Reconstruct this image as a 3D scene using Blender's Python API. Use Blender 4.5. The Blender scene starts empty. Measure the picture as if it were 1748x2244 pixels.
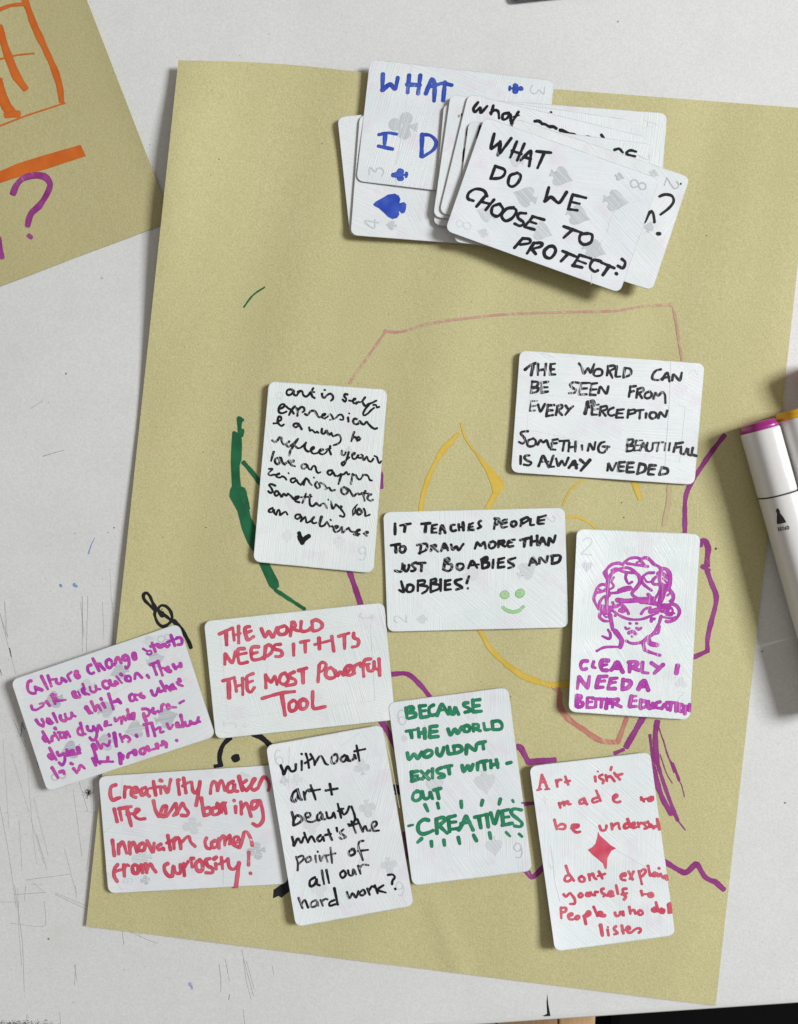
import bpy, bmesh, math, random
import numpy as np
from mathutils import Vector
random.seed(7)
S = bpy.context.scene
# ------------------------------------------------------------------ units: 1 blender unit = 10 cm
K = 460.0                      # photograph pixels per unit on the table plane
LENS = 26.0
H = (2244 / K) * LENS / 36.0   # camera height over the table
# ------------------------------------------------------------------ camera
cam = bpy.data.cameras.new('camera')
cam.sensor_fit = 'VERTICAL'; cam.sensor_height = 36.0; cam.lens = LENS
cam.clip_start = 0.05; cam.clip_end = 200
camo = bpy.data.objects.new('camera', cam)
S.collection.objects.link(camo)
camo.location = (0, 0, H)
S.camera = camo
# ------------------------------------------------------------------ light: dim warm room, one big window to the right
w = bpy.data.worlds.new('World'); S.world = w; w.use_nodes = True
bg = w.node_tree.nodes['Background']
bg.inputs[0].default_value = (1.0, 0.94, 0.86, 1); bg.inputs[1].default_value = 0.25
win = bpy.data.lights.new('window_light', 'AREA')
win.shape = 'RECTANGLE'; win.size = 7.6; win.size_y = 7.2
win.energy = 9250; win.color = (0.955, 0.985, 1.0)
wo = bpy.data.objects.new('window_light', win); S.collection.objects.link(wo)
wo.location = (22.5, 6.0, 16.2)
wo.rotation_euler = (Vector((0, 0, 0)) - Vector(wo.location)).to_track_quat('-Z', 'Y').to_euler()
S.view_settings.view_transform = 'Standard'; S.view_settings.look = 'None'
S.view_settings.exposure = 0; S.view_settings.gamma = 1
# ------------------------------------------------------------------ helpers
def P(px, py, z=0.0):
    """a spot measured on the photograph, in pixels -> where it lies in the room at height z"""
    f = (H - z) / H / K
    return ((px - 874) * f, (1122 - py) * f, z)

def lin(r, g, b, k=1.0):
    def c(v):
        v /= 255.0
        return (v / 12.92 if v < .04045 else ((v + .055) / 1.055) ** 2.4) * k
    return (c(r), c(g), c(b), 1)

def link(o, parent=None):
    S.collection.objects.link(o)
    if parent is not None: o.parent = parent
    return o

def tag(o, label=None, cat=None, group=None, kind=None):
    if label: o['label'] = label
    if cat: o['category'] = cat
    if group: o['group'] = group
    if kind: o['kind'] = kind
    return o

def mesh_obj(name, verts, faces, mat, parent=None, smooth=False, mats=None, fm=None):
    me = bpy.data.meshes.new(name)
    me.from_pydata([tuple(v) for v in verts], [], faces)
    for m in (mats or [mat]): me.materials.append(m)
    if fm is not None: me.polygons.foreach_set('material_index', fm)
    if smooth: me.polygons.foreach_set('use_smooth', [True] * len(me.polygons))
    me.update()
    if getattr(verts, 'acr', None) and len(verts.acr) == len(verts):
        at = me.attributes.new('across', 'FLOAT', 'POINT'); at.data.foreach_set('value', verts.acr)
    return link(bpy.data.objects.new(name, me), parent)

class VL(list):
    """vertex list that also remembers where each vertex sits across the pen stroke"""
    def __init__(s): super().__init__(); s.acr = []
class NT:
    def __init__(s, name):
        s.m = bpy.data.materials.new(name); s.m.use_nodes = True
        s.t = s.m.node_tree; s.b = s.t.nodes['Principled BSDF']
    def n(s, typ, **kw):
        nd = s.t.nodes.new(typ)
        for k, v in kw.items():
            if k[0] == 'i' and k[1:].isdigit(): nd.inputs[int(k[1:])].default_value = v
            elif k in nd.inputs: nd.inputs[k].default_value = v
            else: setattr(nd, k, v)
        return nd
    def l(s, a, b): s.t.links.new(a, b)
    def coord(s, which='Object', scale=(1, 1, 1), rot=0.0, loc=(0, 0, 0)):
        # for texture coordinates the turn must come before the stretch, so two mapping nodes
        tc = s.n('ShaderNodeTexCoord')
        a = s.n('ShaderNodeMapping'); a.inputs['Rotation'].default_value = (0, 0, rot); a.inputs['Location'].default_value = loc
        b = s.n('ShaderNodeMapping'); b.inputs['Scale'].default_value = scale
        s.l(tc.outputs[which], a.inputs[0]); s.l(a.outputs[0], b.inputs[0])
        return b.outputs[0]
    def noise(s, vec, scale, detail=3, rough=.55):
        nd = s.n('ShaderNodeTexNoise'); nd.inputs['Scale'].default_value = scale
        nd.inputs['Detail'].default_value = detail; nd.inputs['Roughness'].default_value = rough
        s.l(vec, nd.inputs['Vector']); return nd.outputs['Fac']
    def ramp(s, fac, a, b, ca=(0, 0, 0, 1), cb=(1, 1, 1, 1)):
        r = s.n('ShaderNodeValToRGB'); r.color_ramp.elements[0].position = a; r.color_ramp.elements[1].position = b
        r.color_ramp.elements[0].color = ca; r.color_ramp.elements[1].color = cb
        s.l(fac, r.inputs[0]); return r.outputs[0]
    def mix(s, fac, a, b, mode='MIX'):
        m = s.n('ShaderNodeMix'); m.data_type = 'RGBA'; m.blend_type = mode
        for i, v in ((0, fac), (6, a), (7, b)):
            if hasattr(v, 'is_linked'): s.l(v, m.inputs[i])
            else: m.inputs[i].default_value = v
        return m.outputs[2]
    def math(s, op, a, b=0.0):
        m = s.n('ShaderNodeMath'); m.operation = op
        for i, v in ((0, a), (1, b)):
            if hasattr(v, 'is_linked'): s.l(v, m.inputs[i])
            else: m.inputs[i].default_value = v
        return m.outputs[0]
    def bump(s, h, strength, dist):
        b = s.n('ShaderNodeBump'); b.inputs['Strength'].default_value = strength; b.inputs['Distance'].default_value = dist
        s.l(h, b.inputs['Height']); s.l(b.outputs[0], s.b.inputs['Normal'])
    def col(s, v):
        if hasattr(v, 'is_linked'): s.l(v, s.b.inputs['Base Color'])
        else: s.b.inputs['Base Color'].default_value = v
    def rough(s, r, spec=.5):
        s.b.inputs['Roughness'].default_value = r; s.b.inputs['Specular IOR Level'].default_value = spec

# ------------------------------------------------------------------ materials
def mat_table():
    m = NT('white_laminate')
    v = m.coord('Object')
    big = m.noise(v, 1.3, 4)
    fine = m.noise(v, 95, 3, .6)
    mott = m.noise(v, 26, 3, .6)
    c = m.mix(m.ramp(big, .3, .7), lin(228, 228, 227), lin(234, 234, 233))
    c = m.mix(m.ramp(fine, .35, .65), m.mix(.28, c, lin(190, 190, 188)), c)
    blur = m.noise(v, 3.4, 4, .7)
    c = m.mix(m.ramp(blur, .5, .75), c, m.mix(.22, c, lin(204, 203, 198)))
    c = m.mix(m.ramp(mott, .3, .7), m.mix(.08, c, lin(196, 196, 196)), c)
    vo = m.n('ShaderNodeTexVoronoi'); vo.inputs['Scale'].default_value = 9; m.l(v, vo.inputs['Vector'])
    sp = m.ramp(vo.outputs['Distance'], .035, .06)
    gate = m.ramp(m.noise(v, 4.0, 2), .56, .60)
    c = m.mix(m.mix(sp, gate, (0, 0, 0, 1)), c, lin(140, 136, 130))
    m.col(c); m.rough(.42, .35)
    m.bump(fine, .12, .004)
    return m.m

def mat_kraft(name, base, dark, light):
    m = NT(name)
    v = m.coord('Object')
    f1 = m.noise(v, 105, 4, .75)
    f2 = m.noise(v, 9, 4, .6)
    f3 = m.noise(v, 1.4, 3)
    vs = m.coord('Object', (30, 120, 1), .5)
    f4 = m.noise(vs, 1.0, 3, .6)
    c = m.mix(m.ramp(f1, .3, .7), dark, light)
    c = m.mix(.30, c, base)
    c = m.mix(m.ramp(f2, .3, .72), m.mix(.10, c, dark), c)
    c = m.mix(m.ramp(f3, .35, .65), m.mix(.20, c, dark), c)
    fib = m.ramp(m.noise(m.coord('Object', (14, 150, 1), -.9), 1.0, 4, .8), .62, .74)
    c = m.mix(m.mix(.45, (0, 0, 0, 1), fib), c, dark)
    c = m.mix(m.ramp(f4, .60, .72), c, m.mix(.28, c, light))
    vo = m.n('ShaderNodeTexVoronoi'); vo.inputs['Scale'].default_value = 6.3; m.l(v, vo.inputs['Vector'])
    sp = m.ramp(vo.outputs['Distance'], .030, .05)
    gate = m.ramp(m.noise(v, 3.1, 2), .55, .58)
    c = m.mix(m.mix(sp, gate, (0, 0, 0, 1)), c, lin(96, 84, 52))
    m.col(c); m.rough(.9, .15)
    h = m.math('ADD', f1, m.math('MULTIPLY', m.noise(v, 22, 3), .6))
    m.bump(h, .26, .010)
    return m.m

TINT = {1: (.975, 1.0, .985), 2: (.985, .99, 1.0), 3: (.965, .99, .985), 4: (.96, .99, .98), 5: (.95, .95, .965), 6: (.98, 1.0, .99), 7: (.955, .955, .98),
        8: (.98, .985, 1.0), 9: (.955, .965, .985), 10: (.98, .99, 1.0), 11: (.95, .95, .96), 12: (.955, .955, .965), 13: (.945, .955, .97), 14: (.955, .965, .96), 15: (.93, .94, .94),
        16: (.96, .97, .98), 17: (.975, .97, .99), 18: (.93, .935, .945), 19: (.955, .965, .965), 20: (.965, .97, 1.0)}
def mat_card(i, a1, a2, amt=1.0):
    """face of a playing card under brushed white paint: fine ridges in two directions"""
    m = NT('brushed_white_paint')
    off = (i * 3.7, i * 1.3, 0)
    r1 = m.noise(m.coord('Object', (3.5, 170, 1), math.radians(a1), off), 1.0, 4, .75)
    r2 = m.noise(m.coord('Object', (3.0, 140, 1), math.radians(a2), off), 1.0, 4, .75)
    area = m.ramp(m.noise(m.coord('Object', (1, 1, 1), 0, off), 2.6, 2), .46, .54)
    r = m.mix(area, r1, r2)
    rr = m.ramp(r, .32, .68)
    blot = m.noise(m.coord('Object', (1, 1, 1), 0, off), 4.5, 4, .6)
    c = m.mix(rr, lin(238, 241, 242), lin(251, 252, 253))
    c = m.mix(m.ramp(blot, .35, .65), m.mix(.6, c, lin(228, 236, 236)), c)
    pk = m.ramp(m.noise(m.coord('Object', (1, 1, 1), 1.1, off), 7.5, 3), .55, .7)
    c = m.mix(m.mix(.6, (0, 0, 0, 1), pk), c, lin(238, 228, 238))
    tint = TINT.get(i, (1, 1, 1)); c = m.mix(1.0, c, tuple(tint) + (1,), 'MULTIPLY')
    ra = m.n('ShaderNodeAttribute'); ra.attribute_name = 'rim'
    wear = m.ramp(m.noise(m.coord('Object', (1, 1, 1), 0, off), 16, 3, .7), .35, .6)
    wr = m.math('MULTIPLY', m.ramp(ra.outputs['Fac'], .15, .9), m.math('ADD', m.math('MULTIPLY', wear, .45), .35))
    c = m.mix(wr, c, lin(168, 168, 168))
    # thin scraped lines where the brush dug through
    sc = m.ramp(m.noise(m.coord('Object', (1.6, 150, 1), math.radians(a1), off), 1.0, 3, .8), .70, .78)
    sc = m.mix(area, m.mix(.5, sc, (0, 0, 0, 1)), sc)
    c = m.mix(m.mix(.24, (0, 0, 0, 1), sc), c, lin(160, 165, 172))
    m.col(c); m.rough(.38, .4)
    m.bump(r, .5 * amt, .0045)
    return m.m

def mat_plain(name, c, rough=.5, spec=.4, nz=.0):
    m = NT(name)
    if nz:
        v = m.coord('Object')
        f = m.noise(v, 40, 4, .6)
        m.col(m.mix(m.ramp(f, .3, .7), tuple(x * (1 - nz) for x in c[:3]) + (1,), c))
        m.bump(f, .15, .003)
    else: m.col(c)
    m.rough(rough, spec); return m.m

def mat_ink(name, c, c2, ground, dry, rough=.45, a=35, streak=115, sc=1.0, rimk=.55):
    """marker ink: c core colour, c2 paler pooled colour, ground showing through dry streaks"""
    m = NT(name)
    f = m.noise(m.coord('Object'), 11 * sc, 3, .6)
    col = m.mix(m.ramp(f, .35, .65), c, c2)
    at = m.n('ShaderNodeAttribute'); at.attribute_name = 'across'
    # ink pools along the rim of a stroke
    rim = m.ramp(m.math('ABSOLUTE', at.outputs['Fac']), .45, 1.0)
    col = m.mix(m.mix(rimk, (0, 0, 0, 1), rim), col, tuple(v * .55 for v in c[:3]) + (1,))
    s = m.noise(m.coord('Object', (5, streak, 1), math.radians(a)), 1.0, 3, .7)
    patch = m.noise(m.coord('Object'), 5.0, 2)
    th = m.math('ADD', s, m.math('MULTIPLY', m.math('SUBTRACT', patch, .5), .55))
    k = m.ramp(th, dry, dry + .12)
    col = m.mix(m.mix(.62, (0, 0, 0, 1), k), col, ground)
    m.col(col); m.rough(rough, .45)
    m.bump(s, .2, .004)
    return m.m

WHITE = lin(246, 248, 249)
KRAFT = lin(206, 198, 147)
INK = {
 'black':  ((lin(18, 18, 22), lin(34, 34, 40)), .575),
 'magenta': ((lin(176, 48, 168), lin(205, 92, 190)), .60),
 'orchid': ((lin(180, 56, 184), lin(222, 92, 178)), .66),
 'crimson': ((lin(214, 70, 98), lin(226, 108, 126)), .67),
 'teal':   ((lin(24, 122, 84), lin(54, 150, 112)), .66),
 'blue':   ((lin(40, 72, 178), lin(74, 104, 202)), .64),
 'solid':  ((lin(16, 16, 20), lin(30, 30, 36)), .68),
 'faded': ((lin(48, 48, 52), lin(74, 74, 80)), .50),
 'crease': ((lin(250, 251, 253), lin(226, 229, 234)), .80),
 'palegreen': ((lin(150, 212, 146), lin(186, 222, 170)), .62),
}
_ink = {}
def ink(col, ang=35):
    key = (col, ang)
    if key not in _ink:
        (a, b), d = INK[col]
        _ink[key] = mat_ink(col + '_marker_ink', a, b, WHITE, d, .4, ang)
    return _ink[key]
PINK = {
 'leafgreen': (lin(18, 92, 56), lin(28, 112, 70), .70), 'purple': (lin(146, 44, 124), lin(158, 66, 140), .66),
 'pink': (lin(206, 160, 142), lin(198, 142, 132), .50), 'faint': (lin(202, 184, 142), lin(200, 178, 140), .50), 'rose': (lin(196, 120, 112), lin(202, 138, 118), .55),
 'yellow': (lin(218, 182, 62), lin(226, 192, 88), .60), 'black': (lin(18, 16, 22), lin(28, 26, 32), .75),
 'orange': (lin(206, 98, 26), lin(214, 112, 36), .72), 'plum': (lin(140, 40, 120), lin(164, 70, 148), .60),
}
_pink = {}
def pink(col):
    if col not in _pink:
        a, b, d = PINK[col]
        _pink[col] = mat_ink(col + '_marker_on_paper', a, b, KRAFT, d, .75, 60, 60, rimk=.3)
    return _pink[col]
def ghost_mat(al, ang):
    key = ('g', round(al, 2), ang)
    if key not in _ink:
        m = NT('print_under_paint')
        def mixc(t):
            t = min(t * 1.25, .95); return tuple(WHITE[i] * (1 - t) + lin(122, 134, 148)[i] * t for i in range(3)) + (1,)
        s = m.noise(m.coord('Object', (3.5, 170, 1), math.radians(ang)), 1.0, 4, .75)
        m.col(m.mix(m.ramp(s, .35, .65), mixc(al * 1.35), mixc(al * .55)))
        m.rough(.38, .4); m.bump(s, .45, .004)
        _ink[key] = m.m
    return _ink[key]
TABLE_M = mat_table()
KRAFT_M = mat_kraft('olive_kraft_paper', lin(207, 199, 148), lin(184, 176, 123), lin(223, 216, 174))
KRAFT2_M = mat_kraft('olive_kraft_paper_dull', lin(196, 187, 138), lin(180, 170, 122), lin(210, 201, 156))

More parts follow.
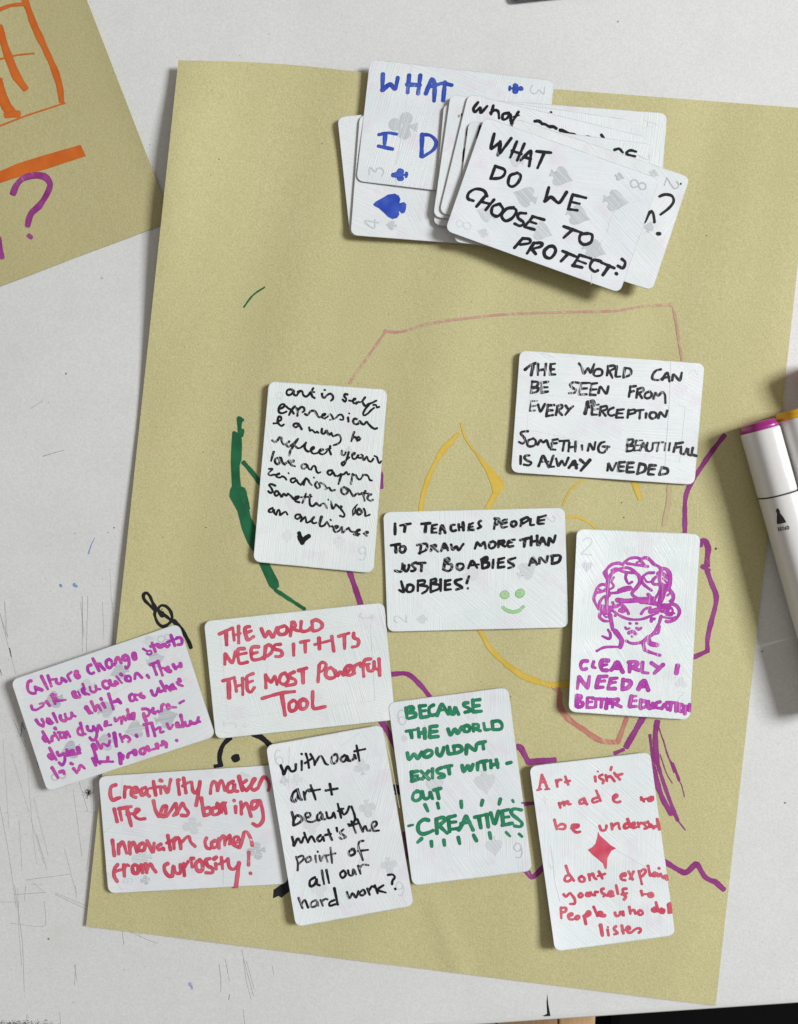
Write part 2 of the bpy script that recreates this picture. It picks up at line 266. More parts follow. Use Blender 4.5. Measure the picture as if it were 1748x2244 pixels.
# ------------------------------------------------------------------ stroke data: measured by eye from enlarged views
DATA = r"""
@art_is_self 580 835 6.3 29 black
~ 400 140 365 115 315 125 300 165 325 195 370 180 400 140
~ 400 140 400 180 435 200 465 165 490 140
~ 455 150 495 135 520 150 530 190 565 215 600 195 640 150 670 98
~ 660 110 645 170 655 210 690 235
w24 620 158 685 152
~ 790 175 795 215 825 230 860 195 905 175 940 205 940 245 915 270
w24 825 122 833 126
~ 1140 185 1105 180 1100 215 1125 245 1110 285 1075 255
w24 ~ 1165 268 1210 275 1255 250 1235 240 1215 270 1235 310 1270 290
w24 ~ 1265 315 1295 285 1310 295 1340 280
~ 1385 225 1350 275 1360 310 1390 345 1430 320 1480 300 1540 270
w26 ~ 1440 330 1400 370 1360 440 1370 475 1420 450 1470 400 1510 370
w26 ~ 1500 330 1535 330 1550 365 1580 355
~ 215 380 250 365 275 330 240 318 205 350 190 400 210 440 260 440 300 420
~ 295 350 330 380 370 400 400 450
~ 415 350 370 400 335 470
~ 440 375 455 420 450 480
~ 460 400 500 360 540 370 545 410 520 430
~ 555 455 590 470 620 430 650 410 690 415 715 450 735 490 770 500 800 480
w24 ~ 780 490 830 470 835 450 800 460 790 500 830 520
w24 ~ 830 515 870 490 895 460 920 470 940 520 900 535
w24 ~ 940 525 980 510 1020 470 1060 465 1085 500 1080 535 1040 530
1150 505 1155 560
w20 1163 445 1170 450
~ 1270 525 1235 520 1220 560 1245 595 1290 590 1310 550 1330 580 1370 600 1405 560 1430 590 1480 640 1520 660 1550 650
~ 190 555 225 535 225 500 195 490 180 530 185 580 230 620 262 600
w24 120 585 190 580
~ 465 590 420 585 395 610 425 640 465 615 475 600 490 630 510 665
w24 ~ 612 640 625 690 650 670 670 690 700 715 720 695 740 715
w30 ~ 790 660 785 710 815 730 840 700 850 680 870 720 895 740 920 715
w26 ~ 920 715 940 760 980 750 1020 740 1050 790 1040 840 1000 870 950 885
w26 ~ 1235 705 1215 760 1195 830
w26 ~ 1210 790 1250 770 1265 800 1280 830
w26 ~ 1300 770 1270 790 1300 820 1320 790
@art_is_self 575 945 6.3 29 black
~ 135 125 175 150 215 115 230 85 260 95 265 140 290 180 330 175 370 140
~ 345 160 330 190 360 215 400 190 440 160 490 105
~ 480 120 430 200 385 270 370 335
w26 ~ 440 190 480 230 520 230 560 200 600 160
~ 600 155 580 210 600 260 640 280 680 250
w26 ~ 660 270 710 240 705 215 670 240 680 290 710 310 760 300
w26 ~ 770 290 820 265 845 255 800 250 780 290 820 320 870 300 900 260
~ 935 205 925 260 945 320
w22 880 250 945 235
w24 ~ 1095 270 1095 320 1130 330 1150 290
w26 ~ 1190 290 1170 360 1140 440 1110 475 1095 440 1140 410 1200 360
w26 ~ 1240 330 1280 305 1260 300 1235 330 1250 380 1290 375 1320 330
w24 ~ 1330 330 1310 350 1350 370 1390 340 1360 320
w26 ~ 1380 360 1400 400 1440 350 1460 400 1500 420 1530 380
w24 ~ 1545 340 1580 360 1600 420 1620 440 1640 410
~ 155 285 135 350 120 410
~ 225 365 180 380 175 430 210 455 240 420 225 370 260 370 275 430 310 460
~ 310 450 350 420 370 400
w26 ~ 370 440 430 420 430 400 390 420 390 460 450 485
w26 ~ 600 455 550 460 540 500 570 520 610 490 615 460 640 520 670 530
w26 ~ 670 530 700 480 730 490 745 550 770 575 800 565
w28 ~ 960 540 910 545 900 580 930 605 960 580 975 560 1000 610 1040 620
w28 ~ 1040 620 1090 590 1070 660 1050 730
w26 ~ 1090 600 1130 590 1160 560 1180 600 1200 590
w28 1245 590 1235 650 1220 730
w26 ~ 1250 600 1290 610 1310 650 1350 665 1380 620 1390 600
w26 ~ 1390 600 1450 610 1480 670 1510 680
w24 ~ 90 520 140 520 100 560 80 590 110 610 150 600
w24 ~ 150 600 210 600 240 580 200 590 190 625 240 640 270 620
w24 ~ 270 620 310 640 330 670
w18 358 575 364 585
w26 ~ 450 650 400 655 390 690 420 710 460 680 470 670 490 710 525 740
w26 ~ 530 740 560 700 600 645 580 700 570 740
w26 ~ 600 650 630 670 650 710 680 745
w18 710 635 714 645
w26 ~ 750 700 725 740 760 790 795 760 780 720 830 720 870 760 890 790
w26 ~ 870 800 920 780 950 820 1000 810
@art_is_self 575 1050 6.3 28 black
~ 1130 110 1090 135 1095 190 1140 210 1180 170 1150 120 1200 150 1230 200 1260 235 1300 200 1340 210
w26 ~ 1330 210 1370 205 1400 190
w28 ~ 1420 165 1395 220 1410 300
w24 1370 190 1470 200
w28 ~ 1500 210 1460 230 1450 270 1490 300 1525 285
~ 175 90 130 70 90 80 120 120 140 170 110 190 80 165
~ 190 165 165 190 185 230 220 210 215 170 190 165
~ 230 190 265 245 290 200 330 230 350 200
~ 350 200 390 230 440 280 490 260 500 235 450 250 450 300 510 320
w26 ~ 600 200 580 260 550 330
w24 530 250 680 240
~ 660 215 650 290 660 360 700 370 740 330
w26 ~ 740 330 790 370 820 340 860 340 890 400
w18 908 280 912 288
w26 ~ 950 305 955 360 970 410 1010 360
w26 ~ 1010 350 1040 370 1070 400 1100 380 1080 370
w26 ~ 1080 410 1130 480 1120 520 1070 505
w18 ~ 1310 350 1250 420 1250 500
w18 1290 370 1270 480
w34 ~ 1330 410 1300 450 1330 490 1370 460 1340 410
w26 ~ 1400 410 1420 460 1420 510 1480 490
~ 140 400 95 420 90 450 130 455 160 420 160 460 190 490
w26 ~ 190 480 220 420 240 450 240 500 280 470 320 450 345 490
w26 ~ 520 490 470 490 450 530 490 550 530 510 540 540 530 580
w26 ~ 530 580 570 540 590 520 600 560 610 600 660 580 690 540
w28 ~ 710 525 680 580 710 610 745 600
w34 ~ 815 520 800 570 790 610
w26 ~ 790 600 800 650 850 640 880 600
w26 890 590 930 655
w22 940 560 946 568
w26 ~ 960 650 1010 680 1050 650 1010 645 980 690 1010 730 1060 710 1090 660
w26 ~ 1100 660 1100 740 1150 700 1180 680
w24 ~ 1190 670 1220 720 1280 730
w26 ~ 1290 730 1350 700 1310 700 1290 740 1340 760
w24 1260 760 1320 780
w24 ~ 1400 750 1460 740 1440 720 1410 750 1440 785
w46 505 745 535 830
w60 520 810 550 880
w56 ~ 550 870 590 820 640 785
w40 500 790 560 850
@the_world_can 1120 750 4 21 black
w26 122 240 160 206 216 182
w26 196 192 176 288
236 192 234 288
304 190 292 290
240 246 300 236
346 190 342 286
346 192 384 188
346 238 378 236
342 282 386 282
594 186 616 212 636 284 676 216 694 280 728 192
w20 ~ 784 236 744 238 722 276 742 296 790 288 798 250 770 230
850 208 840 290
~ 846 212 900 204 910 226 856 254
860 250 888 312
926 210 914 304 956 300
996 226 984 310
~ 994 226 1044 234 1048 280 988 310
~ 1312 238 1270 248 1242 284 1240 322 1290 332 1320 318
1326 330 1352 278 1372 262 1388 344
1332 310 1386 306
1412 334 1420 270 1480 346 1496 266
w18 184 340 174 442 faded
w22 ~ 186 346 236 350 222 388 180 396
w22 ~ 184 400 236 400 224 434 172 444
w18 268 348 262 440 faded
w24 268 356 324 346
w22 264 396 320 394
w26 266 440 322 432
~ 592 356 546 350 518 372 536 398 568 416 556 442 508 446
w18 618 356 594 454 faded
618 358 690 356
604 408 664 404
594 458 662 456
w18 706 362 690 458 faded
706 364 754 358
w22 696 416 748 412
w22 692 460 740 462
766 444 780 380 838 462 852 386
1046 386 1032 478
w22 1044 390 1092 384
1040 436 1076 428
1110 406 1098 486
~ 1108 410 1154 400 1160 424 1112 450
1120 446 1148 490
~ 1216 432 1180 446 1170 478 1196 492 1226 476 1230 446 1206 430
1248 494 1264 436 1290 474 1324 430 1350 458 1352 532
w14 176 512 162 598 faded
w14 178 516 228 514 faded
w16 170 562 216 556 faded
w16 162 602 210 598 faded
236 546 256 618 296 540
w22 324 548 308 640
w22 320 554 378 550
w22 316 598 366 596
w22 308 648 366 638
406 562 392 638
~ 404 560 444 548 446 574 398 602
412 600 446 638
478 556 504 594 544 560
510 590 474 636
w34 672 526 648 624
w30 ~ 670 530 720 518 716 556 672 566
712 566 706 630
w18 712 556 768 546 faded
w18 708 592 762 584 faded
708 634 752 634
786 566 776 642
~ 784 568 836 560 834 588 784 606
796 604 828 644
~ 896 574 858 592 850 626 876 644 904 636
932 592 920 658
930 594 988 588
924 622 976 624
922 660 980 660
1030 594 1020 662
~ 1028 600 1080 590 1084 618 1026 632
1094 600 1162 592
1130 598 1126 668
1184 624 1180 662
~ 1256 614 1224 618 1214 650 1238 670 1268 656 1272 626 1252 612
1290 664 1306 606 1352 664 1368 598
~ 148 780 100 784 84 802 110 830 124 862 100 888 68 874
~ 186 846 148 862 142 896 164 914 206 902 216 864 192 842
232 898 258 850 280 882 312 854 320 884 334 924
w16 366 852 352 930 faded
366 856 408 850
356 888 400 884
348 938 388 942
424 866 504 862
466 868 452 950
510 880 502 956
566 872 562 958
508 922 562 914
620 904 622 944
672 950 686 880 724 952 738 876
~ 822 872 786 884 764 920 772 960 808 968 836 940 844 914
802 914 860 916
w18 1024 850 1012 954 faded
w22 ~ 1024 856 1070 852 1056 892 1016 902
w22 ~ 1020 908 1076 910 1066 946 1014 956
w16 1096 860 1078 950
w16 1096 862 1150 860
w14 1090 904 1136 902
w16 1078 950 1126 946
w18 1130 950 1160 868 1184 952
w14 1140 918 1178 916
w18 ~ 1196 880 1186 930 1206 956 1236 940 1244 884
w18 1254 882 1336 876
w18 1292 882 1278 956
w16 1352 884 1344 950
w18 1392 884 1382 948
w22 1446 884 1424 960
w22 1446 890 1506 878
w20 1430 926 1490 916
w20 1490 928 1484 974 1518 984 1540 930
w20 1556 936 1548 984 1576 992
w24 1592 926 1580 984 1624 996
w8 76 992 74 1070
w8 84 990 82 1074
w8 92 996 90 1070
~ 160 992 130 994 116 1014 146 1040 178 1054 156 1078 112 1072
w24 240 1086 280 980 328 1096
w18 256 1048 326 1046 faded
370 994 336 1094 376 1090
394 1020 412 1094 446 1030 470 1090 502 1012
w26 506 1100 558 1030 572 1104
w20 520 1078 580 1072
w26 606 1030 648 1066
w28 690 1032 612 1124
844 1124 852 1050 884 1136 922 1056
948 1050 936 1126
w26 950 1054 996 1050
w22 942 1090 986 1090
w24 940 1128 990 1128
1022 1056 1012 1136
w26 1024 1058 1072 1056
w22 1018 1098 1066 1096
w24 1016 1138 1074 1138
1128 1062 1106 1150
w24 ~ 1128 1064 1176 1080 1168 1130 1104 1154
1214 1074 1200 1154
w24 1216 1078 1268 1080
w22 1206 1112 1258 1112
w24 1204 1156 1250 1160
1322 1094 1298 1154
w24 ~ 1322 1098 1370 1112 1364 1150 1298 1160
@it_teaches 830 1100 4 21 black
w24 142 190 142 282
188 206 278 190
w24 232 200 224 262
w24 374 192 450 186
w26 414 192 406 262
468 206 464 266
w18 468 206 510 198
w18 464 236 500 232
w18 464 268 506 268
w22 ~ 536 276 540 234 558 206 582 270
w18 542 242 572 240
~ 664 200 636 206 632 240 650 256 676 248
700 196 704 250
w18 704 222 736 218
w24 738 180 742 248
796 196 786 248
w18 794 200 826 184
w18 786 222 824 216
w22 786 244 830 244
~ 896 164 874 180 884 206 896 216 868 232
w18 1024 150 1010 236
~ 1016 146 1054 150 1040 196 1016 200
w18 ~ 1122 154 1090 160 1070 194 1084 224 1126 216
1082 190 1120 180
~ 1190 168 1166 176 1162 204 1180 216 1204 198 1200 172 1180 172
1256 152 1242 212
~ 1246 160 1300 134 1310 160 1256 192
w18 1332 148 1324 206 1360 200
1400 134 1390 192 1446 190
w18 1398 138 1464 118
w18 1394 166 1450 156
w24 108 380 184 370
w26 148 378 150 440
~ 212 388 186 398 188 434 216 442 234 412 222 388 204 390
w20 344 376 372 370 360 452
w20 ~ 336 378 410 366 424 388 410 424 350 450
468 384 456 430
~ 458 388 500 376 496 396 470 406
480 404 520 434
~ 546 432 560 396 578 362 606 424
w18 552 408 606 402
~ 634 374 646 420 680 388 700 422 742 366
842 408 862 348 890 390 926 342 936 408
w20 ~ 1000 344 974 358 966 392 986 408 1018 388 1020 356 996 348
1052 342 1048 396
~ 1052 346 1094 336 1098 356 1062 368
1066 368 1106 390
~ 1190 330 1142 340 1128 376 1144 392 1178 386
w16 1132 360 1170 354
w24 1240 334 1316 316
w26 1280 326 1274 392
w24 1338 302 1334 380
1388 296 1388 380
1336 350 1388 340
~ 1408 378 1420 336 1436 312 1464 374
w18 1416 352 1456 346
w22 1486 380 1492 306 1530 366 1548 294
~ 208 540 206 590 186 612 142 602
~ 226 556 226 600 244 606 262 580 264 552
~ 326 530 290 548 306 572 322 588 300 606 284 604
338 540 410 532
376 540 372 606
w24 580 502 568 592
~ 580 506 608 492 618 512 584 538 636 548 638 580 610 606 562 590
~ 720 540 690 546 686 582 712 596 740 574 738 546 710 540
~ 784 580 800 544 822 516 862 578
w18 796 556 878 548
w22 906 500 908 580
w24 ~ 900 506 944 482 952 504 918 528 960 532 958 566 914 584
1004 506 998 578
w18 1050 500 1044 572
1050 504 1100 490
1044 534 1092 528
1044 576 1100 568
~ 1196 490 1140 510 1142 530 1176 546 1182 564 1136 580
1318 556 1350 478 1386 550
w18 1330 534 1372 528
1406 538 1410 480 1468 536 1480 476
w24 1522 474 1518 536
w24 ~ 1514 474 1580 468 1592 490 1570 528 1518 540
196 696 224 796 178 772
w22 ~ 254 728 242 770 262 790 296 776 302 738 270 724 250 734
w18 344 690 342 780
~ 344 692 400 688 396 716 358 730 424 740 420 776 380 802
w20 456 682 454 776
~ 456 686 496 672 500 696 470 716 526 726 524 762 456 788
542 680 542 780
584 690 580 768
584 694 628 684
580 728 624 722
580 770 632 766
w24 ~ 724 676 674 690 676 716 712 736 730 752 680 768
w22 790 652 770 712
780 756 782 759
@smiley_drawing 830 1100 4 24 palegreen
w40 ~ 1082 812 1098 796 1118 800 1120 824 1096 826 1084 812
w40 ~ 1216 800 1232 782 1252 784 1256 806 1236 820 1218 812
w26 ~ 1090 924 1124 950 1180 964 1230 952 1270 916
@clearly_i 1180 1150 4 30 magenta
w28 ~ 428 1194 388 1196 368 1230 384 1268 420 1262
w24 484 1200 470 1246 498 1254
w34 ~ 610 1190 558 1192 544 1230 560 1272 600 1276
w26 556 1232 600 1226
w34 ~ 636 1274 664 1240 690 1206 710 1236 738 1290
w34 660 1254 716 1256
w30 802 1206 798 1290
w30 ~ 790 1206 850 1200 870 1222 820 1250
w30 820 1248 880 1276
w28 912 1208 906 1294 960 1300
990 1212 1046 1250
1092 1226 1014 1302
w36 1220 1236 1208 1300
w26 354 1334 340 1436
w30 356 1336 430 1432
w26 446 1330 434 1420
w32 530 1336 506 1420
w28 530 1332 600 1328
w24 520 1376 580 1368
w30 506 1426 566 1424
w30 634 1350 610 1430
w26 636 1350 690 1344
w22 626 1386 676 1380
w30 610 1438 672 1436
w30 742 1356 734 1436
w32 ~ 740 1360 800 1372 806 1398 780 1430 734 1442
w34 ~ 876 1440 900 1390 930 1366 946 1400 962 1450
w28 890 1420 950 1416
w36 340 1500 334 1590
w26 ~ 340 1498 372 1500 370 1522 346 1534
w28 ~ 346 1548 388 1560 380 1590 346 1600
w26 430 1520 424 1600
w20 430 1516 480 1514
w20 428 1556 470 1552
w24 424 1602 486 1602
w24 470 1524 590 1530
w26 504 1530 500 1596
w26 556 1536 548 1600
w34 600 1530 592 1608
w28 610 1536 640 1532
w28 604 1566 640 1564
w22 650 1530 648 1600
w24 ~ 650 1536 700 1526 690 1556 660 1566
w26 672 1570 724 1596
w32 816 1504 796 1590
w22 820 1504 856 1502
w22 810 1546 856 1542
w28 800 1594 860 1592
w26 898 1536 890 1606
w30 ~ 898 1544 944 1552 950 1586 896 1612
w28 ~ 962 1550 964 1604 994 1600 1006 1556 1010 1606
w26 ~ 1066 1552 1034 1564 1032 1602 1066 1608
w26 1080 1612 1106 1564 1130 1620
w18 1090 1598 1124 1598
w26 1124 1560 1190 1560
w26 1160 1564 1154 1626
w30 1210 1566 1206 1634
w28 ~ 1240 1576 1228 1614 1250 1636 1272 1610 1262 1576 1236 1582
w30 1286 1600 1282 1656
w26 1294 1590 1316 1630
w22 1324 1574 1322 1632
@portrait_drawing 1180 1150 4 20 magenta
w24 ~ 600 470 594 400 640 350 700 336 740 350
w22 ~ 740 346 790 300 850 288 890 300 912 340
w24 ~ 900 300 940 288 980 310 1010 344 1060 370 1080 410
w22 ~ 780 340 850 350 900 356 960 366
w30 ~ 1080 384 1120 390 1150 430 1152 500 1136 560 1090 590
w20 ~ 1080 410 1060 380
w22 ~ 600 470 580 440 572 420 590 400
w24 ~ 616 480 640 430 700 390 780 376 830 400
w20 ~ 700 396 740 410 800 420 850 424
w28 ~ 838 408 880 450 890 500 860 550 824 590
w22 ~ 1010 420 950 426 908 470 920 520 990 576
w20 ~ 770 430 764 470 790 516 820 500
w28 ~ 612 470 604 540 610 600 600 660 596 740
w22 ~ 600 530 550 524 510 560 500 600
w20 ~ 500 596 540 590 600 576
w22 ~ 504 590 484 640 500 690 530 740
w22 ~ 620 620 570 634 536 680 540 720
w20 ~ 590 636 596 690
w22 ~ 620 600 680 596 740 580 820 560
w40 ~ 710 580 750 560 800 556
w22 ~ 824 590 820 610 860 640 940 644 1010 640
w34 ~ 690 660 760 668 860 664 930 676 1010 690
w40 ~ 900 670 980 672 1050 700
w26 ~ 960 610 990 640 1020 660
w22 ~ 1060 520 1070 560 1040 620 1010 660
w42 ~ 1096 540 1092 600 1070 660 1060 720
w34 ~ 1050 430 1070 410
w24 ~ 1080 420 1060 460 1070 510 1100 530
w22 ~ 1030 456 1000 490 1010 520 1050 520
w26 ~ 1096 430 1130 470
w24 ~ 1140 560 1180 610 1180 660 1150 700 1100 700
w24 ~ 1160 690 1210 710 1236 760 1210 820 1150 850 1120 846
w18 ~ 1100 810 1160 820 1200 810
w30 ~ 1090 720 1150 720 1120 750 1080 760
w20 ~ 1110 770 1190 776
w60 ~ 560 736 630 738
w40 ~ 560 720 590 770 640 740
w22 ~ 540 780 536 810 570 840 610 846
w24 ~ 650 680 670 720 720 700 770 740 790 780
w30 ~ 716 750 740 760
w30 ~ 730 740 750 756
w40 ~ 980 760 1060 740
w22 ~ 900 780 930 740 980 726
w20 ~ 660 760 720 800 800 828 900 828 980 800 1050 770
w28 ~ 626 790 640 860 650 920
w20 ~ 610 920 630 960 620 1000 560 976
w34 ~ 670 930 710 980 730 1020 716 1074
w20 ~ 510 1106 580 1074 700 1070
w22 ~ 770 1018 820 1040 900 1030 960 980
w24 ~ 1076 800 1050 880 1010 950 960 990
w18 ~ 1060 890 1048 950 1000 960
w26 ~ 960 980 920 1030 930 1096
w24 ~ 930 1096 980 1118 1064 1144
w36 ~ 966 1000 980 1040 1040 1054
w20 670 796 676 798
w24 992 824 988 846
w22 1016 822 1014 828
w20 800 864 806 866
w20 858 864 864 866
w18 ~ 762 900 770 914 796 908
w20 ~ 860 906 880 918 900 904
w26 ~ 794 948 824 934 852 956
w18 820 978 822 982
@portrait_drawing 1180 1150 4 16 magenta
~ 530 700 560 640 600 640 590 700
~ 520 560 560 580 590 560
~ 660 460 640 500 660 540 620 570
~ 1090 470 1130 520 1110 570
~ 1130 420 1150 470 1160 520
~ 1130 620 1160 600 1176 640 1150 670
~ 1120 720 1170 730 1170 790 1120 790
~ 640 400 680 380 720 400
~ 860 330 900 320 930 350
~ 930 470 950 500 990 500
~ 560 770 590 810 620 800
@culture_change 40 1390 7.732 50 orchid
~ 215 790 175 800 155 870 170 960 230 1000 290 1000
w50 ~ 285 890 300 960
w60 285 900 400 945
390 710 500 930
500 700 560 880
w36 520 770 640 760
~ 640 760 650 820 700 840 730 810 735 740
w55 ~ 740 760 770 770 810 800
w44 ~ 900 640 840 690 850 740 880 790
w90 ~ 985 640 985 690 1015 720
~ 1230 520 1180 540 1180 620 1230 670 1280 650
1260 410 1370 620
w60 ~ 1350 520 1370 500 1400 540
w50 1420 560 1465 600
~ 1540 420 1490 460 1500 540 1550 570 1590 520 1570 440 1530 430
w40 1590 490 1630 530
w40 ~ 1640 520 1650 420 1690 400
w44 ~ 220 1210 240 1270 300 1280 360 1250 420 1210
w34 ~ 360 1180 420 1160 430 1190
475 1140 530 1210
w70 ~ 580 1030 590 1060 640 1100
w50 ~ 620 1030 600 1100 625 1180
w44 660 1130 800 1110
w80 ~ 940 990 950 1040 980 1060
w40 ~ 980 1070 1050 1060 1010 970
w64 ~ 1095 930 1100 980 1140 1010
w40 1090 840 1130 940
w40 1140 1000 1200 1020
w42 ~ 1210 890 1230 960 1290 980 1320 940 1310 870
w40 1320 930 1390 930
~ 1480 790 1430 810 1440 880 1500 920 1530 900
w60 ~ 1545 790 1560 850 1640 860
1400 1090 1410 1110
w70 ~ 1150 1240 1210 1330
w30 1150 1230 1260 1340
1235 1140 1305 1300
w50 ~ 1300 1290 1340 1200 1400 1290
1430 1170 1470 1240
1530 1010 1610 1270
1610 1150 1690 1130
~ 300 1450 350 1520 420 1560
~ 420 1560 430 1500 400 1440
w90 ~ 510 1450 545 1490
w44 ~ 490 1430 490 1490 550 1520 590 1500
590 1340 660 1490
~ 710 1380 720 1440 780 1470 810 1440 790 1350
~ 810 1430 880 1430 910 1370 900 1330
w40 910 1370 970 1390
610 1590 640 1610
@culture_change 250 1370 7.732 48 orchid
~ 30 640 40 560 70 550 120 640
w60 ~ 190 510 150 540 170 590 220 590
w46 ~ 220 520 250 580 250 680 210 740 190 700
w90 ~ 335 490 340 540 350 560
w36 ~ 490 400 560 440 620 430 630 480 590 500 555 480
640 300 700 450
620 360 740 320
w70 ~ 740 340 780 360 830 340
w50 ~ 850 320 900 370 940 330
960 170 1030 350
900 290 1080 220
~ 1060 210 1120 210 1150 260 1140 320 1080 330
~ 350 910 360 830 400 820 470 890
560 850 590 890
w50 110 830 135 850
610 670 740 620
660 680 720 840
740 610 820 850
w40 ~ 800 740 840 720 870 760
w70 ~ 910 720 900 760 950 780
w60 ~ 1000 670 1040 740
w50 ~ 1040 740 1080 700 1110 700
w60 ~ 1120 650 1130 700
w60 ~ 20 960 60 990
w36 40 870 130 980
w60 ~ 200 870 200 930 260 950
w44 ~ 200 890 240 860 280 890 280 950
~ 630 1110 660 1180 710 1180 750 1060 770 1130 820 1110
785 950 870 1120
~ 860 1100 880 1030 930 1080 960 1110
w60 ~ 990 1010 960 1050 1010 1080
w40 1000 1030 1050 1080
w40 1080 1000 1160 1030
w60 ~ 1100 920 1120 950
1110 950 1060 970
~ 300 1170 260 1200 280 1280 340 1270 350 1190
~ 360 1250 390 1270
w40 ~ 350 1180 420 1180 460 1150
w70 ~ 450 1200 500 1220
w40 1110 1320 1180 1280
~ 480 1420 550 1420 600 1460 580 1530 520 1550
w60 ~ 500 1500 510 1560 540 1620
w60 ~ 660 1410 650 1460 690 1490
w36 ~ 690 1490 740 1450 760 1480
~ 800 1460 810 1360 840 1340
w80 ~ 910 1360 920 1400
w40 950 1390 1050 1390
w44 ~ 225 1430 240 1490
w50 ~ 240 1510 250 1590
w70 ~ 310 1510 310 1580
w60 ~ 60 1260 110 1320
0 1290 60 1280
@culture_change 80 1560 5.316 33 orchid
w34 215 185 222 200
70 230 150 360
w60 90 300 110 330
~ 180 340 180 290 200 280
w28 205 240 260 330
~ 270 250 280 300 320 290 320 240
~ 340 300 350 230 390 290
w28 250 240 330 240
~ 510 130 540 240 570 260
~ 510 180 480 210 490 260 540 270
~ 590 170 600 210 650 220 660 170
~ 660 170 700 240 690 310 650 330 620 300
~ 710 230 720 150 760 210
w44 ~ 810 120 800 160
w26 820 160 870 150
w28 ~ 910 70 920 110 950 90
w28 ~ 940 100 980 60 990 140
w28 ~ 990 140 1010 50 1040 100
w32 ~ 840 260 850 285
w32 ~ 1060 40 1070 80 1100 80
w44 1130 20 1130 80
w32 150 420 230 560
w54 150 510 180 540
~ 240 470 260 510 310 490 320 480 330 560 300 620 260 590
w32 ~ 350 440 360 510
w40 ~ 360 480 420 450 430 490
w48 ~ 480 420 490 450
w30 360 510 510 480
400 600 420 610
430 660 470 710
w30 ~ 490 680 510 620 560 660
w36 180 650 250 770
w36 ~ 270 700 310 690 320 720
w60 ~ 660 390 690 430
w38 660 420 700 560
w38 ~ 650 540 690 620
w34 ~ 690 560 740 600
w30 740 580 890 580
w36 830 530 830 560
w30 ~ 700 340 750 430 770 370 830 400
w34 850 340 840 390
w46 905 250 930 400
w30 ~ 970 260 1000 350
w34 ~ 1000 310 1040 280 1090 320 1070 350
1160 270 1170 290
w34 1250 150 1330 130
w34 1280 160 1300 280
w36 1340 130 1380 280
w28 ~ 1380 210 1440 180 1440 240 1480 230
w30 ~ 1520 140 1550 200 1590 150
w50 ~ 1640 140 1640 170
w28 1660 180 1700 170
w34 1675 40 1700 120
w46 ~ 970 490 980 600
w40 ~ 970 500 1010 510 1000 550
w34 ~ 1060 530 1070 490 1110 470
w56 ~ 1140 460 1150 490
w34 ~ 1250 420 1210 440 1210 480 1250 490 1270 440
w46 ~ 1290 410 1310 450
w26 1310 450 1380 430
w54 ~ 1400 380 1410 420
w44 ~ 1470 350 1510 370 1510 410
w34 1470 380 1450 390
w32 1630 330 1636 338
@culture_change 20 1350 3.738 24 orchid
~ 1440 870 1450 900 1480 890 1484 860
~ 1490 870 1510 880 1540 870 1550 830
w22 1540 860 1562 866
1406 810 1426 906
w34 ~ 1376 880 1380 896
w22 1390 900 1440 890
@the_world_needs 442 1310 4 27 crimson
154 318 266 266
w32 212 292 218 412
w22 272 262 284 372
w26 322 250 324 396
w20 278 330 340 312
w28 ~ 420 252 384 262 378 300 390 340 404 370 456 340
w24 386 308 434 290
522 270 554 356 588 284 622 356 660 260
~ 708 252 676 264 668 300 690 322 736 312 750 270 724 244 704 252
w26 790 214 776 334
w24 ~ 786 214 810 212 820 250 790 266
w24 ~ 790 268 840 288 880 290
w26 ~ 872 208 868 270 886 296 936 284 956 262
w26 966 206 972 290
w26 ~ 966 206 1006 194 1050 220 1054 256 1020 284 980 292
206 492 202 584
208 496 270 584 296 470
w26 ~ 372 446 320 450 316 490 320 540 336 576 400 564
w24 332 496 390 484
w26 ~ 498 430 444 434 432 480 444 540 500 540 548 520
w24 444 490 488 478
w26 ~ 560 430 548 536
w26 ~ 556 430 590 412 620 440 610 480 572 512 550 516
w26 ~ 690 408 640 414 640 450 690 462 706 496 680 516 646 514
804 406 806 504
866 390 940 374
906 388 908 478
w22 990 410 1146 370
w28 1028 354 1032 448
w26 1140 338 1158 468
1200 338 1290 310
1250 330 1252 446
w26 ~ 1332 310 1334 350 1374 370 1366 420 1320 432
w26 184 728 286 700
w34 236 724 240 876
w24 290 726 304 820
w24 358 706 360 850
w22 300 776 362 760
w26 ~ 450 664 396 690 396 740 400 806 430 826 462 786
w22 404 744 448 728
560 676 562 790
w24 562 686 610 750 640 672 660 760
w26 ~ 730 660 696 676 680 730 720 760 760 720 740 670 716 668
w26 ~ 810 650 770 670 780 700 820 720 816 756 740 770
848 638 920 616
w30 884 636 888 746
1030 590 1018 736
w22 ~ 1028 590 1056 564 1090 586 1070 630 1040 650
~ 1130 612 1096 630 1086 680 1120 706 1170 690 1160 640 1130 610
w26 ~ 1170 640 1190 686 1210 650 1240 676
w28 ~ 1240 676 1290 640 1316 600 1276 600 1250 650 1290 680 1340 660
w28 ~ 1330 650 1340 600 1390 570
w26 ~ 1480 536 1430 546 1414 600 1420 690
w24 1390 600 1470 580
w24 ~ 1454 600 1464 640 1500 636 1510 600
w26 ~ 1510 560 1514 610 1540 630
1554 536 1560 680
530 882 700 832 814 822
w32 700 846 730 1028
w28 ~ 800 900 766 930 776 990 820 980 836 930 806 898 790 906
w30 ~ 892 890 860 910 866 970 910 966 926 920 896 886
972 824 970 980 1082 954
@creativity 205 1660 4 29 crimson
~ 194 240 152 260 146 330 166 374 200 362 230 352
w26 274 254 270 350
w24 ~ 270 300 286 264 320 260
w28 ~ 330 310 380 300 376 264 340 276 330 330 370 350
w28 ~ 456 262 420 280 420 330 460 310 470 270 470 320 490 340
524 210 544 330
w22 496 270 570 256
w26 586 256 590 316
584 200 598 206
w26 620 256 648 320 676 192
w26 738 220 752 324
736 200 750 196
w28 788 180 810 310
w24 ~ 780 250 830 220 860 216
